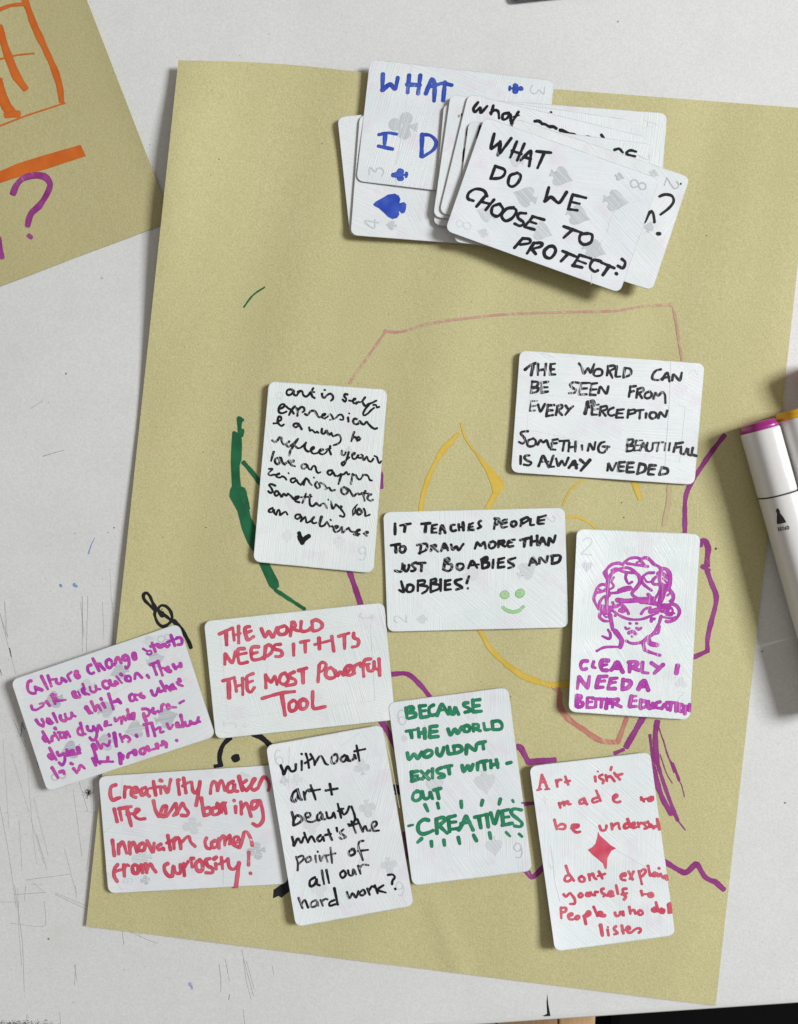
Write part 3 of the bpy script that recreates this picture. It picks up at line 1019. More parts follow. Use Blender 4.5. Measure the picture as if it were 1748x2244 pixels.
w26 ~ 860 226 870 290 896 310 930 250
w28 ~ 932 212 918 320 898 420
w24 ~ 1024 316 1030 256 1050 210 1076 230 1086 290
w24 ~ 1086 290 1110 210 1130 210 1150 290
w28 ~ 1224 210 1180 236 1176 296 1224 290 1234 230 1240 290 1264 296
1274 166 1304 290
w24 ~ 1340 200 1300 240 1340 296
w26 ~ 1340 290 1380 240 1400 190 1420 190 1380 250 1400 286 1440 270
w26 ~ 1440 270 1470 200 1490 170 1520 190 1540 240 1530 290
180 452 206 562
w22 230 476 246 550
222 450 330 430
w28 292 450 330 600
w22 290 500 350 490
w24 ~ 350 500 400 460 370 456 360 510 400 540 450 536
524 380 540 460 570 516
w26 ~ 570 516 620 500 640 430 610 430 590 480 600 520 640 516
w24 ~ 640 516 680 460 720 400 726 460 740 490 700 510
w26 ~ 700 510 750 450 780 400 800 440 830 480 816 510 770 506
w30 ~ 944 356 956 430 970 510
w26 ~ 970 510 1020 490 1016 440 970 450
w28 ~ 1076 440 1040 450 1046 500 1096 490 1106 440 1080 400 1090 436
w26 ~ 1110 420 1140 396 1150 440 1160 490
w24 ~ 1120 480 1130 420 1160 396
w28 1244 430 1246 486
w26 1230 376 1234 380
w26 ~ 1290 390 1296 496
w26 ~ 1296 450 1330 400 1350 420 1380 516
w28 ~ 1436 380 1390 390 1390 450 1430 430 1452 376 1480 460 1484 550 1440 600 1396 580
w30 164 726 182 860
w26 216 760 220 846
w26 ~ 220 790 240 750 260 746 290 840
w26 312 742 320 846
w26 ~ 320 790 350 740 380 830
w28 ~ 430 750 400 770 400 816 440 810 450 770 430 750
w28 468 730 522 844 530 750
w26 ~ 590 760 560 780 574 810 610 790 616 810
w28 650 684 674 810
w22 ~ 640 750 680 730 720 700
w24 ~ 700 716 706 800
w28 ~ 700 740 740 700 760 760 764 800
w24 ~ 764 750 830 690 850 740 890 780
w26 ~ 990 706 976 740 990 790 1020 800
w26 ~ 1060 730 1034 750 1044 790 1080 780 1086 740 1060 726
w24 ~ 1096 710 1100 796
w24 ~ 1100 740 1130 690 1150 700 1150 770
w24 ~ 1150 740 1190 680 1200 700 1190 760
w26 ~ 1200 750 1260 740 1270 700 1236 700 1220 760 1280 790
w26 ~ 1280 790 1310 700 1320 654 1350 660 1380 720 1390 770
w28 ~ 210 940 180 980 180 1040 206 1086
w24 180 1000 240 984
w26 264 940 270 1040
w24 ~ 270 970 290 940 310 950
w30 ~ 360 940 340 960 350 1010 386 1010 390 960 366 940
w28 ~ 416 940 430 1010
w28 ~ 430 980 456 930 466 1010
w26 ~ 470 980 496 930 520 970 546 1004
w30 ~ 650 930 620 950 626 1000 660 1040 690 1040
w26 ~ 690 1040 700 950 720 1010 760 1010 760 940
w26 790 930 796 1036
w24 ~ 800 960 830 910
w26 858 920 866 960
856 888 876 884
w30 ~ 930 900 896 930 910 990 950 990 954 930 930 894
w28 ~ 1020 886 984 900 1000 950 1040 970 1040 1010 984 1010
w26 1070 930 1076 980
1056 890 1076 874
w26 1120 876 1130 976
w22 1096 936 1170 900
w26 ~ 1176 890 1190 960 1230 980 1276 930
w32 1274 924 1248 1130
w26 1360 830 1358 944
w26 1374 1014 1378 1018
@without_art 540 1580 4 20 black
w24 ~ 300 390 316 430 326 470 360 400 390 440 428 430 432 380
484 350 484 430
482 288 486 292
~ 520 286 536 340 548 410
512 370 570 330
~ 560 290 590 340 598 386
~ 598 376 640 310 664 320 690 370 714 384
~ 780 290 746 320 750 370 780 366 800 330 790 290
~ 860 300 826 330 846 360 870 340 880 300 886 350
~ 886 310 900 350 940 330 944 290 960 330
964 214 990 350
946 266 1040 246
w24 ~ 450 600 410 630 396 690 424 706 450 660 450 610 470 680 484 690
~ 500 620 514 690
~ 510 650 530 610 560 600
~ 562 562 590 640 606 690
550 616 644 600
w24 730 552 748 644
w22 694 610 798 592
w24 ~ 398 800 410 850 412 914
w24 ~ 414 870 440 830 480 840 486 870 450 900 416 914
~ 500 850 550 840 560 810 520 810 520 870 570 886 610 870
~ 650 800 620 830 626 870 650 860 664 810 670 860 690 860
~ 700 800 714 850 750 840 764 800 780 850
800 726 830 850
w18 800 790 850 768
~ 830 770 850 820 880 800 900 750
~ 920 750 946 820 950 870 920 906 890 904
w22 ~ 400 1016 410 1060 414 1096 450 1030 480 1070 500 1020
~ 506 980 520 1020 540 1064
~ 540 1056 570 1010 600 1060
~ 650 1000 620 1030 640 1056 664 1030 670 1010 680 1050
~ 716 950 730 1000 750 1044
690 1000 740 990
790 936 796 970
~ 850 950 820 980 850 1000 870 1020 830 1034 816 1020
920 880 960 980
900 920 970 900
~ 970 860 990 900 1020 970
~ 1020 960 1040 920 1060 960 1090 960
~ 1090 950 1140 910 1130 880 1100 900 1110 960 1160 960
w18 ~ 436 1190 450 1250 448 1310 faded
w18 ~ 440 1200 490 1180 500 1210 460 1250 faded
w18 ~ 550 1190 520 1210 530 1240 566 1220 560 1190 faded
w18 604 1180 610 1240 faded
w18 624 1144 626 1148 faded
w18 ~ 640 1180 650 1230 670 1190 690 1180 710 1236 faded
w18 736 1110 750 1246 faded
w18 700 1180 780 1160 faded
w22 ~ 930 1120 896 1150 910 1180 950 1160 940 1120
~ 1024 1050 990 1060 980 1100 1000 1160 1020 1220
980 1140 1066 1130
w22 ~ 600 1370 556 1400 560 1450 600 1430 614 1380 620 1430 640 1440
660 1310 680 1430
700 1306 724 1420
~ 850 1310 820 1340 840 1376 870 1350 860 1316
~ 890 1310 900 1350 930 1350 936 1300 960 1346
980 1270 1000 1340
w18 ~ 990 1290 1020 1260 1070 1264 faded
~ 456 1550 470 1590 490 1640
~ 480 1610 510 1570 540 1636
w18 ~ 610 1570 570 1590 566 1630 610 1620 620 1580 630 1620 faded
w18 ~ 650 1570 670 1620 faded
w18 ~ 660 1580 690 1560 710 1564 faded
~ 770 1570 730 1590 730 1620 780 1606
w22 770 1466 800 1610
~ 880 1500 900 1556 930 1510 960 1550 980 1490
~ 1020 1480 990 1510 1010 1530 1040 1510 1030 1480
~ 1060 1470 1080 1524
~ 1070 1490 1100 1450 1126 1460
1126 1440 1150 1510
~ 1200 1440 1150 1480 1220 1504
~ 1240 1350 1280 1346 1300 1370 1280 1400 1276 1430
1302 1470 1306 1476
@because_the 810 1500 4 28 teal
318 206 328 294
~ 320 210 366 196 384 214 350 240
~ 340 244 396 250 400 280 340 300
436 188 450 290
436 190 490 184
448 234 490 228
450 290 516 280
~ 560 180 526 200 520 240 540 270 590 260
~ 590 270 610 220 634 170 660 210 690 260
w24 610 226 670 220
~ 700 200 710 250 740 256 750 200 780 262
~ 860 160 826 166 830 190 866 206 880 230 836 244
904 136 906 240
904 140 966 132
910 190 960 184
910 240 980 234
w24 320 410 400 396
360 410 370 466
424 386 434 460
w34 480 390 484 470
430 430 490 416
530 370 524 460
530 370 590 364
530 416 590 410
530 462 600 456
~ 686 390 710 446 746 390 770 430 806 370
~ 860 360 826 370 830 410 870 410 876 370 850 356
w24 906 350 910 410
w24 ~ 906 350 950 350 950 380 920 386 970 406
w24 1000 340 1010 400 1050 394
w26 1074 326 1080 394
w26 ~ 1074 326 1130 320 1160 350 1150 390 1084 396
~ 330 600 346 660 390 610 420 650 456 590
~ 510 576 480 596 476 630 510 636 546 610 540 580 510 576
~ 590 560 590 600 620 626 640 590 650 550
680 540 690 610 730 606
~ 736 540 746 604
~ 736 540 790 540 810 570 790 590 750 604
846 610 850 520 930 590 936 526
950 516 1014 500
990 510 998 566
366 770 370 850
364 770 420 760
370 806 420 800
w32 370 846 440 826
450 760 520 830
516 760 460 830
550 740 550 820
~ 630 730 590 750 600 776 646 790 650 810 606 816
656 724 720 710
690 720 700 784
~ 810 710 826 766 860 710 880 756 906 700
946 690 946 750
966 680 1030 668
1000 680 1010 746
1060 666 1064 730
1110 660 1124 730
1066 706 1124 696
1204 692 1240 682
w24 ~ 430 940 390 950 376 1000 410 1020 450 990 440 940 410 930
w26 ~ 460 940 480 1000 520 990 530 940 550 1000
560 926 624 910
590 926 606 1000
484 1054 510 1110
594 1040 604 1084
802 1024 806 1080
990 1016 980 1060
1146 1004 1134 1050
w20 1252 1014 1260 1030
w14 1336 1038 1344 1040
w20 340 1240 380 1230
w30 ~ 516 1190 476 1184 430 1220 426 1280 460 1310 510 1300 556 1280
w28 584 1180 590 1306
w28 ~ 580 1180 640 1166 660 1190 600 1240
w30 606 1236 680 1304
w28 690 1170 700 1290
w28 690 1166 750 1150
w24 700 1210 756 1204
w28 700 1270 780 1262
w28 ~ 780 1276 820 1210 846 1150 870 1200 906 1276
w24 800 1220 880 1206
w28 920 1164 1020 1140
w30 956 1160 974 1256
w28 1026 1140 1040 1250
w30 1060 1126 1096 1236 1130 1110
w30 1160 1110 1170 1230
w26 1160 1110 1220 1096
w24 1170 1166 1220 1160
w28 1160 1236 1250 1216
w26 ~ 1330 1100 1270 1090 1240 1110 1250 1140 1300 1180 1336 1216 1320 1246 1270 1240
456 1350 420 1384
540 1376 544 1420
650 1364 656 1410
776 1340 790 1396
910 1320 936 1370
1050 1300 1060 1350
w22 1196 1296 1230 1330
w22 1310 1310 1336 1334
@art_isnt 1120 1640 4 20 crimson
270 234 246 356
270 230 320 356
w16 254 300 306 296
w16 230 366 264 358
w16 300 360 336 356
~ 396 280 406 336
~ 404 300 420 276 440 276
474 246 500 318
474 296 516 284
w14 760 202 762 204
736 248 740 290
~ 800 230 770 246 784 266 810 280 804 306
~ 830 236 840 286
~ 840 262 864 244 886 260 906 288
904 216 954 274
w22 920 240 974 224
880 164 872 190
~ 420 480 432 520
~ 428 496 460 466 466 500
~ 466 490 486 466 500 466 500 490 524 488
~ 640 440 606 456 604 486 640 476 644 446 656 480 666 490
~ 760 430 716 446 718 476 760 464
746 370 784 460
~ 900 440 930 420 920 404 894 424 900 460 930 474 956 466
1140 430 1164 466
1140 450 1200 440
w22 ~ 1230 426 1204 440 1210 460 1240 450 1240 426
380 626 400 710
~ 400 690 440 664 474 676 464 706 420 706
w22 ~ 530 700 580 690 590 670 540 672 536 704 570 736 604 730
~ 776 680 790 716 826 716 836 676
~ 836 690 830 700
~ 880 660 886 710
~ 886 690 910 666 940 656 946 690 954 706
w24 ~ 1030 650 996 670 994 700 1030 690 1036 660
w24 1020 620 1050 690
~ 1050 690 1080 670 1080 650 1060 664 1070 700 1100 690
~ 1110 650 1120 690
~ 1120 670 1140 650 1150 660
~ 1190 650 1160 656 1180 680 1196 696 1170 704
1200 640 1220 690
w26 1226 670 1250 700
w24 1280 620 1300 710
w22 1250 690 1280 680
480 1030 500 1090
500 1090 550 1160
~ 510 1110 480 1120 470 1156 500 1166 530 1146
~ 620 1120 596 1136 606 1166 640 1166 640 1134 614 1126
~ 680 1104 690 1156
~ 690 1120 716 1096 726 1130 746 1146
770 1080 800 1140
760 1120 824 1100
~ 960 1120 1000 1116 1000 1094 966 1106 966 1146 1000 1156
1030 1080 1066 1150
1074 1080 1040 1146
~ 1120 1076 1146 1190
~ 1126 1090 1160 1060 1180 1080 1150 1120
w22 1200 1030 1220 1116
w24 ~ 1260 1090 1240 1110 1260 1120 1280 1096 1290 1120
1310 1100 1324 1130
1296 1050 1300 1054
w24 ~ 1340 1136 1356 1116 1366 1150
~ 460 1280 480 1300 510 1270
~ 520 1270 556 1320 556 1360 516 1364
~ 610 1270 590 1290 606 1306 630 1290 616 1272
w24 ~ 670 1270 660 1290 690 1290 696 1264
~ 700 1270 720 1290
~ 736 1290 736 1260 760 1260
~ 810 1230 790 1240 800 1270 826 1280 810 1300
w22 ~ 840 1290 890 1270 880 1250 856 1264 866 1296 896 1290
920 1200 936 1276
w22 ~ 1010 1230 980 1236 986 1280 1006 1300 990 1326
w20 970 1280 1016 1270
1140 1250 1150 1290
w18 1150 1280 1200 1276
w24 ~ 1230 1270 1206 1280 1216 1300 1244 1296 1240 1276
w20 436 1406 440 1490
~ 436 1396 480 1400 476 1430 444 1440
~ 500 1470 536 1460 530 1446 500 1460 510 1496 540 1500
~ 576 1470 560 1490 580 1500 600 1480 586 1466
w24 ~ 640 1470 656 1540
w24 ~ 644 1470 680 1430 690 1456 650 1476
724 1390 756 1466
w28 ~ 756 1466 796 1446 770 1440 790 1466 820 1466
~ 910 1440 920 1470 950 1460 956 1430 986 1470 980 1430
~ 1036 1390 1046 1450
~ 1046 1430 1076 1416 1090 1450
~ 1130 1420 1110 1440 1130 1460 1156 1446 1140 1420
w24 ~ 1260 1400 1236 1416 1260 1430 1276 1410
w22 1270 1350 1290 1430
w26 ~ 1320 1410 1304 1430 1330 1440 1340 1416
w28 1380 1370 1384 1440
w22 1390 1360 1404 1440
w28 784 1550 800 1640
846 1590 854 1640
w14 848 1566 850 1568
~ 920 1560 900 1580 920 1604 936 1620 906 1630
w22 970 1554 984 1624
w18 970 1600 1010 1590
~ 1020 1590 1044 1580 1030 1560 1010 1580 1030 1616 1060 1610
~ 1070 1600 1100 1580 1130 1580 1136 1600 1120 1616
!poly 762 730 776 762 820 800 870 848 920 876 876 900 844 960 838 1054 822 1058 806 1010 760 970 710 930 672 888 710 868 740 836 756 780
@what_do_we 960 190 4 23 solid
w24 492 412 454 560 552 476 530 602 640 452
544 480 524 600
690 480 632 620
756 500 692 646
646 560 730 590
w24 724 644 820 546 798 696
752 614 812 634
862 566 990 578
928 584 872 712
500 698 460 806
~ 500 696 580 726 580 770 540 800 462 806
~ 680 760 630 780 614 850 650 876 700 840 724 780 690 752
970 882 936 1006
w26 936 1002 990 960 1060 1030 1126 924
1180 944 1140 1074
1180 946 1296 974
w18 1170 1010 1240 1026
1140 1072 1220 1084
~ 430 960 400 910 330 896 270 930 260 980 310 1000
w24 420 950 336 1050
490 990 416 1080
386 1010 450 1026
~ 540 1026 480 1050 470 1110 520 1136 570 1080 540 1026
w24 ~ 660 1060 600 1070 556 1130 590 1176 650 1150 686 1090 660 1060
~ 770 1110 710 1110 700 1150 750 1190 720 1220 670 1200
830 1140 756 1226
w24 826 1136 930 1166
w18 800 1180 860 1200
764 1230 844 1252
1100 1224 1260 1280
1180 1250 1100 1324
w24 ~ 1310 1286 1250 1296 1240 1350 1280 1384 1340 1360 1350 1300 1310 1284
740 1330 668 1412
~ 740 1330 800 1336 800 1370 720 1384
w26 840 1370 780 1460
~ 840 1370 910 1370 900 1400 830 1420
w26 820 1420 856 1466
w26 ~ 970 1400 930 1440 940 1490 990 1500 1030 1440 1010 1400 970 1400
1090 1440 1210 1490
1140 1464 1076 1530
1240 1474 1190 1556
1240 1474 1340 1506
w18 1216 1520 1296 1550
w24 1180 1566 1262 1584
~ 1426 1530 1360 1520 1330 1580 1370 1620 1400 1610
1430 1540 1544 1590
w26 1500 1570 1444 1650
~ 1610 1510 1640 1540 1620 1590 1576 1570
w28 1560 1636 1566 1642
@what_small 960 190 4 22 solid
~ 350 136 310 190 326 220 370 180 372 230 430 170
484 164 464 240
~ 460 230 490 206 526 216 534 276
~ 620 230 570 240 566 284 600 280 634 240 636 300
~ 704 220 680 260 640 320
w14 660 264 710 250
w16 985 222 994 224
w24 ~ 846 302 880 300 900 312
w24 ~ 910 324 940 330 966 346
w24 ~ 980 350 1010 350 1036 366
w24 ~ 1070 380 1100 388 1140 408
~ 1150 412 1200 420 1190 426
w16 1300 434 1330 440
1430 420 1450 450
w14 205 240 205 250
w24 232 550 224 650
w20 262 370 254 425
@re_letters 1200 190 4.853 24 solid
~ 712 670 760 660 800 700
~ 940 690 880 676 840 700 850 720 930 740
w30 -712 425 -746 545
@n_question 1200 190 4.853 26 solid
~ 1190 1166 1250 1146 1320 1160 1340 1220 1290 1290 1200 1360
w26 ~ 1030 1440 1090 1330 1120 1340 1136 1430 1134 1440
w26 1060 1340 1100 1336
w36 1170 1562 1190 1564
w14 1418 1028 1416 1036
w14 960 910 985 915
@a_bits 1200 190 4.853 20 solid
w12 36 268 38 270
@what_blue 730 120 4 32 blue
436 170 430 310
430 310 500 250 546 310 566 200
666 180 652 330
764 180 744 340
650 260 760 266
w32 ~ 812 340 850 240 866 214 890 260 884 404
w28 830 280 900 270
w28 ~ 900 266 960 250 1040 266
980 240 964 400
w24 ~ 400 700 480 684 556 696
w34 456 700 450 780
w28 396 800 520 826
w34 780 700 774 890
w26 ~ 774 700 850 706 900 760 880 830 784 896
w46 ~ 584 1022 598 1024
w50 ~ 560 1052 594 1054
w34 ~ 526 1054 540 1056
w46 ~ 580 1082 600 1084
w16 ~ 600 1054 650 1050
w22 ~ 642 1036 640 1070
w36 1594 270 1604 272
w38 1592 320 1604 322
w40 1644 294 1650 298
w40 1590 296 1616 298
w16 1545 292 1600 298
w20 1548 280 1546 308
@blue_spade 730 120 4 10 blue
!poly 350 1310 375 1285 430 1255 480 1225 540 1216 575 1235 588 1265 580 1300 600 1296 620 1290 640 1310 638 1350 625 1385 600 1392 582 1370 575 1375 580 1400 560 1430 520 1440 480 1420 440 1380 400 1345 360 1325
@cr_creat 205 1660 4 5 crease
262 150 240 300 232 400
200 560 95 660
w4 200 560 330 640 470 720
w6 112 990 200 1100 265 1172
w4 1140 980 1136 1120
@cr_blue 730 120 4 5 crease
w6 686 80 682 170
652 340 640 420 620 620 600 700
w6 600 700 572 880 550 960
548 1080 556 1150
@cr_whatdo 960 190 4 5 crease
w5 1596 1010 1560 1060 1500 1190 1485 1270
w5 1436 1340 1400 1450
w6 1350 1640 1340 1730
@cr_isnt 1120 1640 4 8 crease
w9 350 850 362 960 372 1020
w7 340 1020 350 1060 370 1030
w9 370 1030 390 1180 430 1340
w4 920 890 1200 1050
@cr_world 1120 750 4 5 crease
1400 170 1396 330 1384 600 1360 900 1350 1080
w4 262 92 380 134
@cr_without 540 1580 4 6 crease
w6 380 230 370 400 376 600
w4 830 220 1000 100
w4 1190 60 1260 320 1340 760
@paper 495 800 4 36 leafgreen
w36 116 462 120 580
w30 108 462 150 485
w40 135 570 128 620
!poly 56 585 72 577 98 590 134 602 141 700 136 830 119 880 122 980 132 1062 165 1076 181 1110 200 1240 216 1330 250 1400 300 1500 310 1640 380 1740 460 1895 466 1943 425 1976 380 1940 335 1840 290 1740 240 1640 190 1560 140 1440 100 1280 82 1192 45 1182 29 1150 36 1092 52 1062 42 850 48 700
w14 175 1130 205 1260
w28 430 1970 690 2140
w34 150 850 230 940 330 1080
w20 1367 960 1368 1080 purple
@paper 534 629 1 3.2 leafgreen
~ 0 44 20 18 46 0
@paper 495 800 4 40 purple
1080 1800 1180 2090 1200 2200
w22 1362 940 1362 1080
@paper 720 620 2 9 pink
90 440 250 212
~ 250 212 320 214 430 180 600 156 800 136 1130 126 1260 122 1380 102 1510 95
1510 95 1530 220 1548 340
w14 ~ 246 208 254 214
w16 ~ 1500 94 1512 98
@paper 1380 920 3.9 34 faint
340 560 330 720 290 900
@paper 1040 1360 3 30 rose
w26 ~ 515 430 550 460 565 500
~ 560 480 560 560 600 630 660 680 720 720 790 770 850 795 940 800
w26 940 800 1000 640
@paper 860 900 3 32 yellow
w26 ~ 185 655 200 560 240 430 300 310
w32 ~ 300 310 340 250 390 200
w20 ~ 390 200 410 170 440 152
w12 ~ 450 80 462 130 490 200 560 290
!poly 530 262 600 320 680 410 732 470 732 515 690 548 660 540 650 490 610 390
w36 690 520 625 640
w12 ~ 1255 455 1170 520 1120 620
w34 1590 470 1628 580
w14 ~ 1140 700 1220 700 1310 748 1380 820
@paper 1040 1360 3 28 yellow
~ 30 50 100 180 210 290
w34 ~ 210 290 330 370 480 420 530 432
w40 520 430 640 410
@paper 1380 920 3.9 34 purple
810 130 700 270 580 450 510 560 480 640 470 720 470 980
w30 ~ 606 1080 612 1034 650 1030 672 1100
w42 ~ 650 1040 670 1100 662 1180 660 1250
w34 618 1250 680 1290
~ 660 1290 700 1400 738 1500 730 1600 690 1750 665 1880 665 1980
665 1975 545 2030
@paper 1100 1560 3 34 purple
100 230 122 232 175 335
175 330 350 315
930 30 815 232
w22 740 272 800 248
w30 ~ 1022 60 1008 150 1012 250 1020 340
w14 ~ 972 150 980 220 990 300 1010 400
w30 ~ 985 330 1020 470 1060 580 1115 672
w20 ~ 1020 330 1060 460 1110 600 1156 716
w8 ~ 1100 640 1160 720 1206 778
w6 ~ 1030 100 1080 250 1130 400
w5 ~ 1040 280 1080 400 1120 470
w7 ~ 1060 180 1090 290 1120 340
w16 ~ 1120 340 1150 410 1165 450
w5 ~ 1160 450 1180 480 1200 560
w30 1070 985 1205 1068 1280 990 1330 1085 1375 1110 1400 1115 1460 1170
w22 140 607 215 600
w30 150 1030 198 1098 290 1000
@paper 810 1500 4 36 purple
~ 190 -90 330 -92 440 0 530 110
w44 90 300 210 500 330 800
w40 310 1300 345 1520
w34 1290 545 1310 545
@paper 180 1560 3 26 black
~ 975 170 940 200 915 240 902 300 912 355
w20 870 358 920 350
w34 ~ 1120 140 1180 170 1250 235
w46 ~ 1004 294 1014 316
w40 900 120 990 100
!poly 1400 1060 1330 1120 1258 1170 1254 1226 1290 1210 1310 1222 1330 1205 1400 1150
@paper 0 800 3 17 black
~ 1016 1610 985 1580 950 1545 942 1512 962 1498 985 1520 1004 1565 1024 1600 1016 1640 1034 1690 1066 1718 1104 1704 1130 1668 1122 1622 1094 1588 1062 1580 1040 1600 1046 1628 1062 1650
~ 1016 1590 1050 1620 1090 1650 1140 1690
w26 ~ 1060 1630 1072 1650
w24 ~ 1140 1680 1200 1750 1240 1820 1255 1860
@paper 540 1580 4 30 black
1290 575 1350 580
w20 1300 600 1345 640
w20 1340 600 1305 640
@sheet 0 0 3.4125 52 orange
w46 180 -20 250 180 330 350 400 500 446 640 460 760
w26 ~ -10 72 90 38 200 30
w56 -10 200 20 300 60 420 120 570 190 665
w12 -10 444 130 410 255 398
w70 -20 600 40 790 90 850
w50 40 860 140 850
w12 -10 944 200 862 485 770
!poly -10 1284 130 1222 330 1160 590 1086 600 1080 642 1166 350 1262 100 1335 -10 1372
@sheet 0 0 3.4125 44 plum
~ 95 1450 120 1390 170 1335 250 1312 330 1320 372 1370 360 1430 300 1530 230 1600 205 1690
w30 210 1758 236 1778
w34 -10 1780 16 1930
@table 0 1300 3.12 3 grey
0 140 60 380 110 560
w9 65 376 76 434 dark
w5 0 520 10 560 dark
w6 150 880 166 930 dark
w5 252 1150 262 1190 dark
w2 30 60 40 300
w3 560 20 562 400
w3 600 20 590 400
w2 548 60 575 300
w2 700 60 710 300
w3 770 60 775 330
0 1460 60 1780 110 2150
w2 20 1000 60 1600
w2 170 1000 230 1700 250 1850
w2 80 1100 300 1850
w2 130 1550 150 1900
w3 250 1650 320 1890
w2 500 1340 560 1800
w4 540 1290 600 1490
w3 575 1490 680 1502
w3 640 1260 640 1500 590 1900
w4 180 1960 480 1920
w4 100 2060 310 2045
w3 0 2110 140 2110
w2 230 1400 330 1800
w3 380 2050 600 2140
w2 440 1750 520 2050
w2 200 1960 300 2040
w2 200 1990 290 1990
w4 90 860 170 1050
@table 0 1940 2.835 3 grey
60 235 290 265 275 100
w3 90 0 140 350 150 660
w2 110 20 118 300 134 500
w2 160 0 150 100
w2 470 0 475 80
w3 340 55 540 150
w3 760 285 768 370
w4 800 285 930 345 980 360
w3 868 290 868 325
w3 460 490 480 600
w3 470 490 462 620
w4 1360 490 1372 580 1372 660
w3 1400 460 1425 600
w3 1500 400 1540 560 1575 690
w3 1510 460 1530 600 1560 710
w3 1530 470 1580 650
w8 1425 680 1420 710
w3 370 790 375 862
w3 1510 770 1520 862
w2 1690 500 1701 560
w3 170 800 160 862
@table 0 800 3 3 grey
w4 200 285 280 235
w2 30 1550 50 1790
w3 0 1640 50 1790
w2 540 1520 545 1790
w2 720 1340 735 1600
w8 705 1100 712 1102
@table 0 800 3 4 grape
280 600 345 580
w3 345 580 420 560
@table 0 800 3 12 skyblue
w11 580 1240 600 1180
w6 600 1180 622 1135
w22 ~ 396 1446 404 1454
w28 ~ 486 1442 502 1456
@table 0 1940 2.835 26 paleblue
~ 1178 610 1192 640
@table 0 1300 3.12 12 skyblue
150 890 142 980
"""
GHOST = r"""
@art_is_self 495 800 4
num Q 468 268 80 4 .22
num 6 1195 1650 120 184 .3
spade 660 390 110 4 .13
spade 1075 770 130 4 .2
spade 560 500 110 4 .12
spade 580 1220 120 184 .13
spade 540 1500 120 184 .13
spade 990 1550 120 184 .14
spade 1010 1130 120 184 .12
spade 860 900 110 4 .1
@the_world_can 1120 750 4
frame 165 450 1530 560 1480 1050 140 760 .1
num K 1600 260 80 98 .12
@it_teaches 830 1100 4
num 2 190 1028 110 268 .35
spade 375 1028 100 268 .3
spade 820 610 190 60 .22
spade 1300 600 190 60 .25
spade 400 600 150 110 .16
num 2 1500 150 90 88 .25
@clearly_i 1180 1150 4
num 2 422 190 150 5 .3
heart 424 370 100 5 .25
heart 800 240 120 5 .12
heart 1250 1380 110 185 .2
num 2 1250 1510 90 185 .18
@culture_change 20 1350 3.738
spade 360 690 170 252 .5
spade 630 590 170 252 .3
spade 900 460 160 252 .4
spade 1200 355 160 72 .4
spade 1150 200 110 72 .25
spade 800 760 170 72 .4
spade 1290 830 200 72 .45
spade 780 1040 170 252 .42
spade 1030 930 180 252 .4
spade 500 1100 180 252 .5
num 8 405 1310 120 252 .45
num 8 1270 180 110 72 .4
@the_world_needs 442 1310 4
frame 165 350 1480 230 1520 900 230 1060 .16
num J 250 1115 110 266 .22
num J 1440 160 110 86 .3
diamond 380 1120 80 266 .12
blob 700 620 300 0 .1
blob 900 760 260 0 .08
@creativity 205 1660 4
club 860 600 170 260 .26
club 1420 820 170 260 .38
club 420 880 180 260 .24
club 1320 170 110 80 .22
num 9 300 1080 80 260 .25
club 450 1075 90 260 .4
@without_art 540 1580 4
num 6 285 320 130 -10 .3
club 330 520 90 -10 .35
club 440 510 110 -10 .2
club 1010 400 150 -10 .25
club 1060 770 160 170 .25
club 570 920 160 170 .2
club 1250 1270 150 170 .25
club 640 1480 150 170 .2
num 6 1345 1470 120 170 .3
@because_the 810 1500 4
num 6 282 290 130 -8 .35
spade 300 470 70 -8 .3
spade 520 340 110 -8 .16
spade 900 270 110 -8 .16
spade 570 880 190 172 .24
spade 1010 860 220 172 .28
spade 1090 1420 180 172 .3
spade 640 1480 180 172 .14
num 6 1300 1455 130 172 .4
@art_isnt 1120 1640 4
diamond 295 450 90 -8 .14
diamond 1310 1500 100 -8 .16
@what_do_we 960 190 4
spade 1080 790 210 110 .42
spade 760 960 220 290 .38
spade 1560 1000 230 100 .4
spade 1230 1130 220 110 .4
spade 420 1110 180 290 .28
spade 910 1270 200 110 .36
spade 1370 1430 220 110 .4
spade 1590 790 90 110 .4
spade 390 1280 100 290 .36
spade 680 640 150 290 .28
num 8 1753 860 140 108 .5
num 8 225 1210 130 288 .2
@n_question 1200 190 4.853
num 2 1320 1030 150 108 .45
spade 1080 1490 130 20 .4
spade 1130 925 110 110 .35
@what_blue 730 120 4
club 610 620 260 277 .42
num 3 380 1025 130 277 .42
@blue_spade 730 120 4
num 4 335 1480 130 277 .4
spade 505 1495 100 277 .4
@a_bits 1200 190 4.853
num A 1090 400 150 95 .12
@re_letters 1200 190 4.853
num 7 1020 740 120 97 .3
@what_blue_b 1050 0 2.437
num 3 310 480 78 97 .42
"""
def parse(txt):
    out, cur = {}, None
    for ln in txt.strip().splitlines():
        tk = ln.split()
        if not tk: continue
        if tk[0][0] == '@':
            cur = dict(name=tk[0][1:], ox=float(tk[1]), oy=float(tk[2]), s=float(tk[3]), w=float(tk[4]), col=tk[5])
            out.setdefault(cur['name'], []).append((cur, [])); continue
        wd, sm, poly, col = cur['w'], False, False, cur['col']
        pts = []
        for t in tk:
            if t[0] == 'w' and t[1:].replace('.', '').isdigit(): wd = float(t[1:])
            elif t == '~': sm = True
            elif t == '!poly': poly = True
            elif t[0].isalpha(): col = t
            else: pts.append(float(t))
        pts = [(cur['ox'] + pts[i] / cur['s'], cur['oy'] + pts[i + 1] / cur['s']) for i in range(0, len(pts) - 1, 2)]
        out[cur['name']][-1][1].append((pts, wd / cur['s'], sm, poly, col))
    return out
STROKES = parse(DATA)

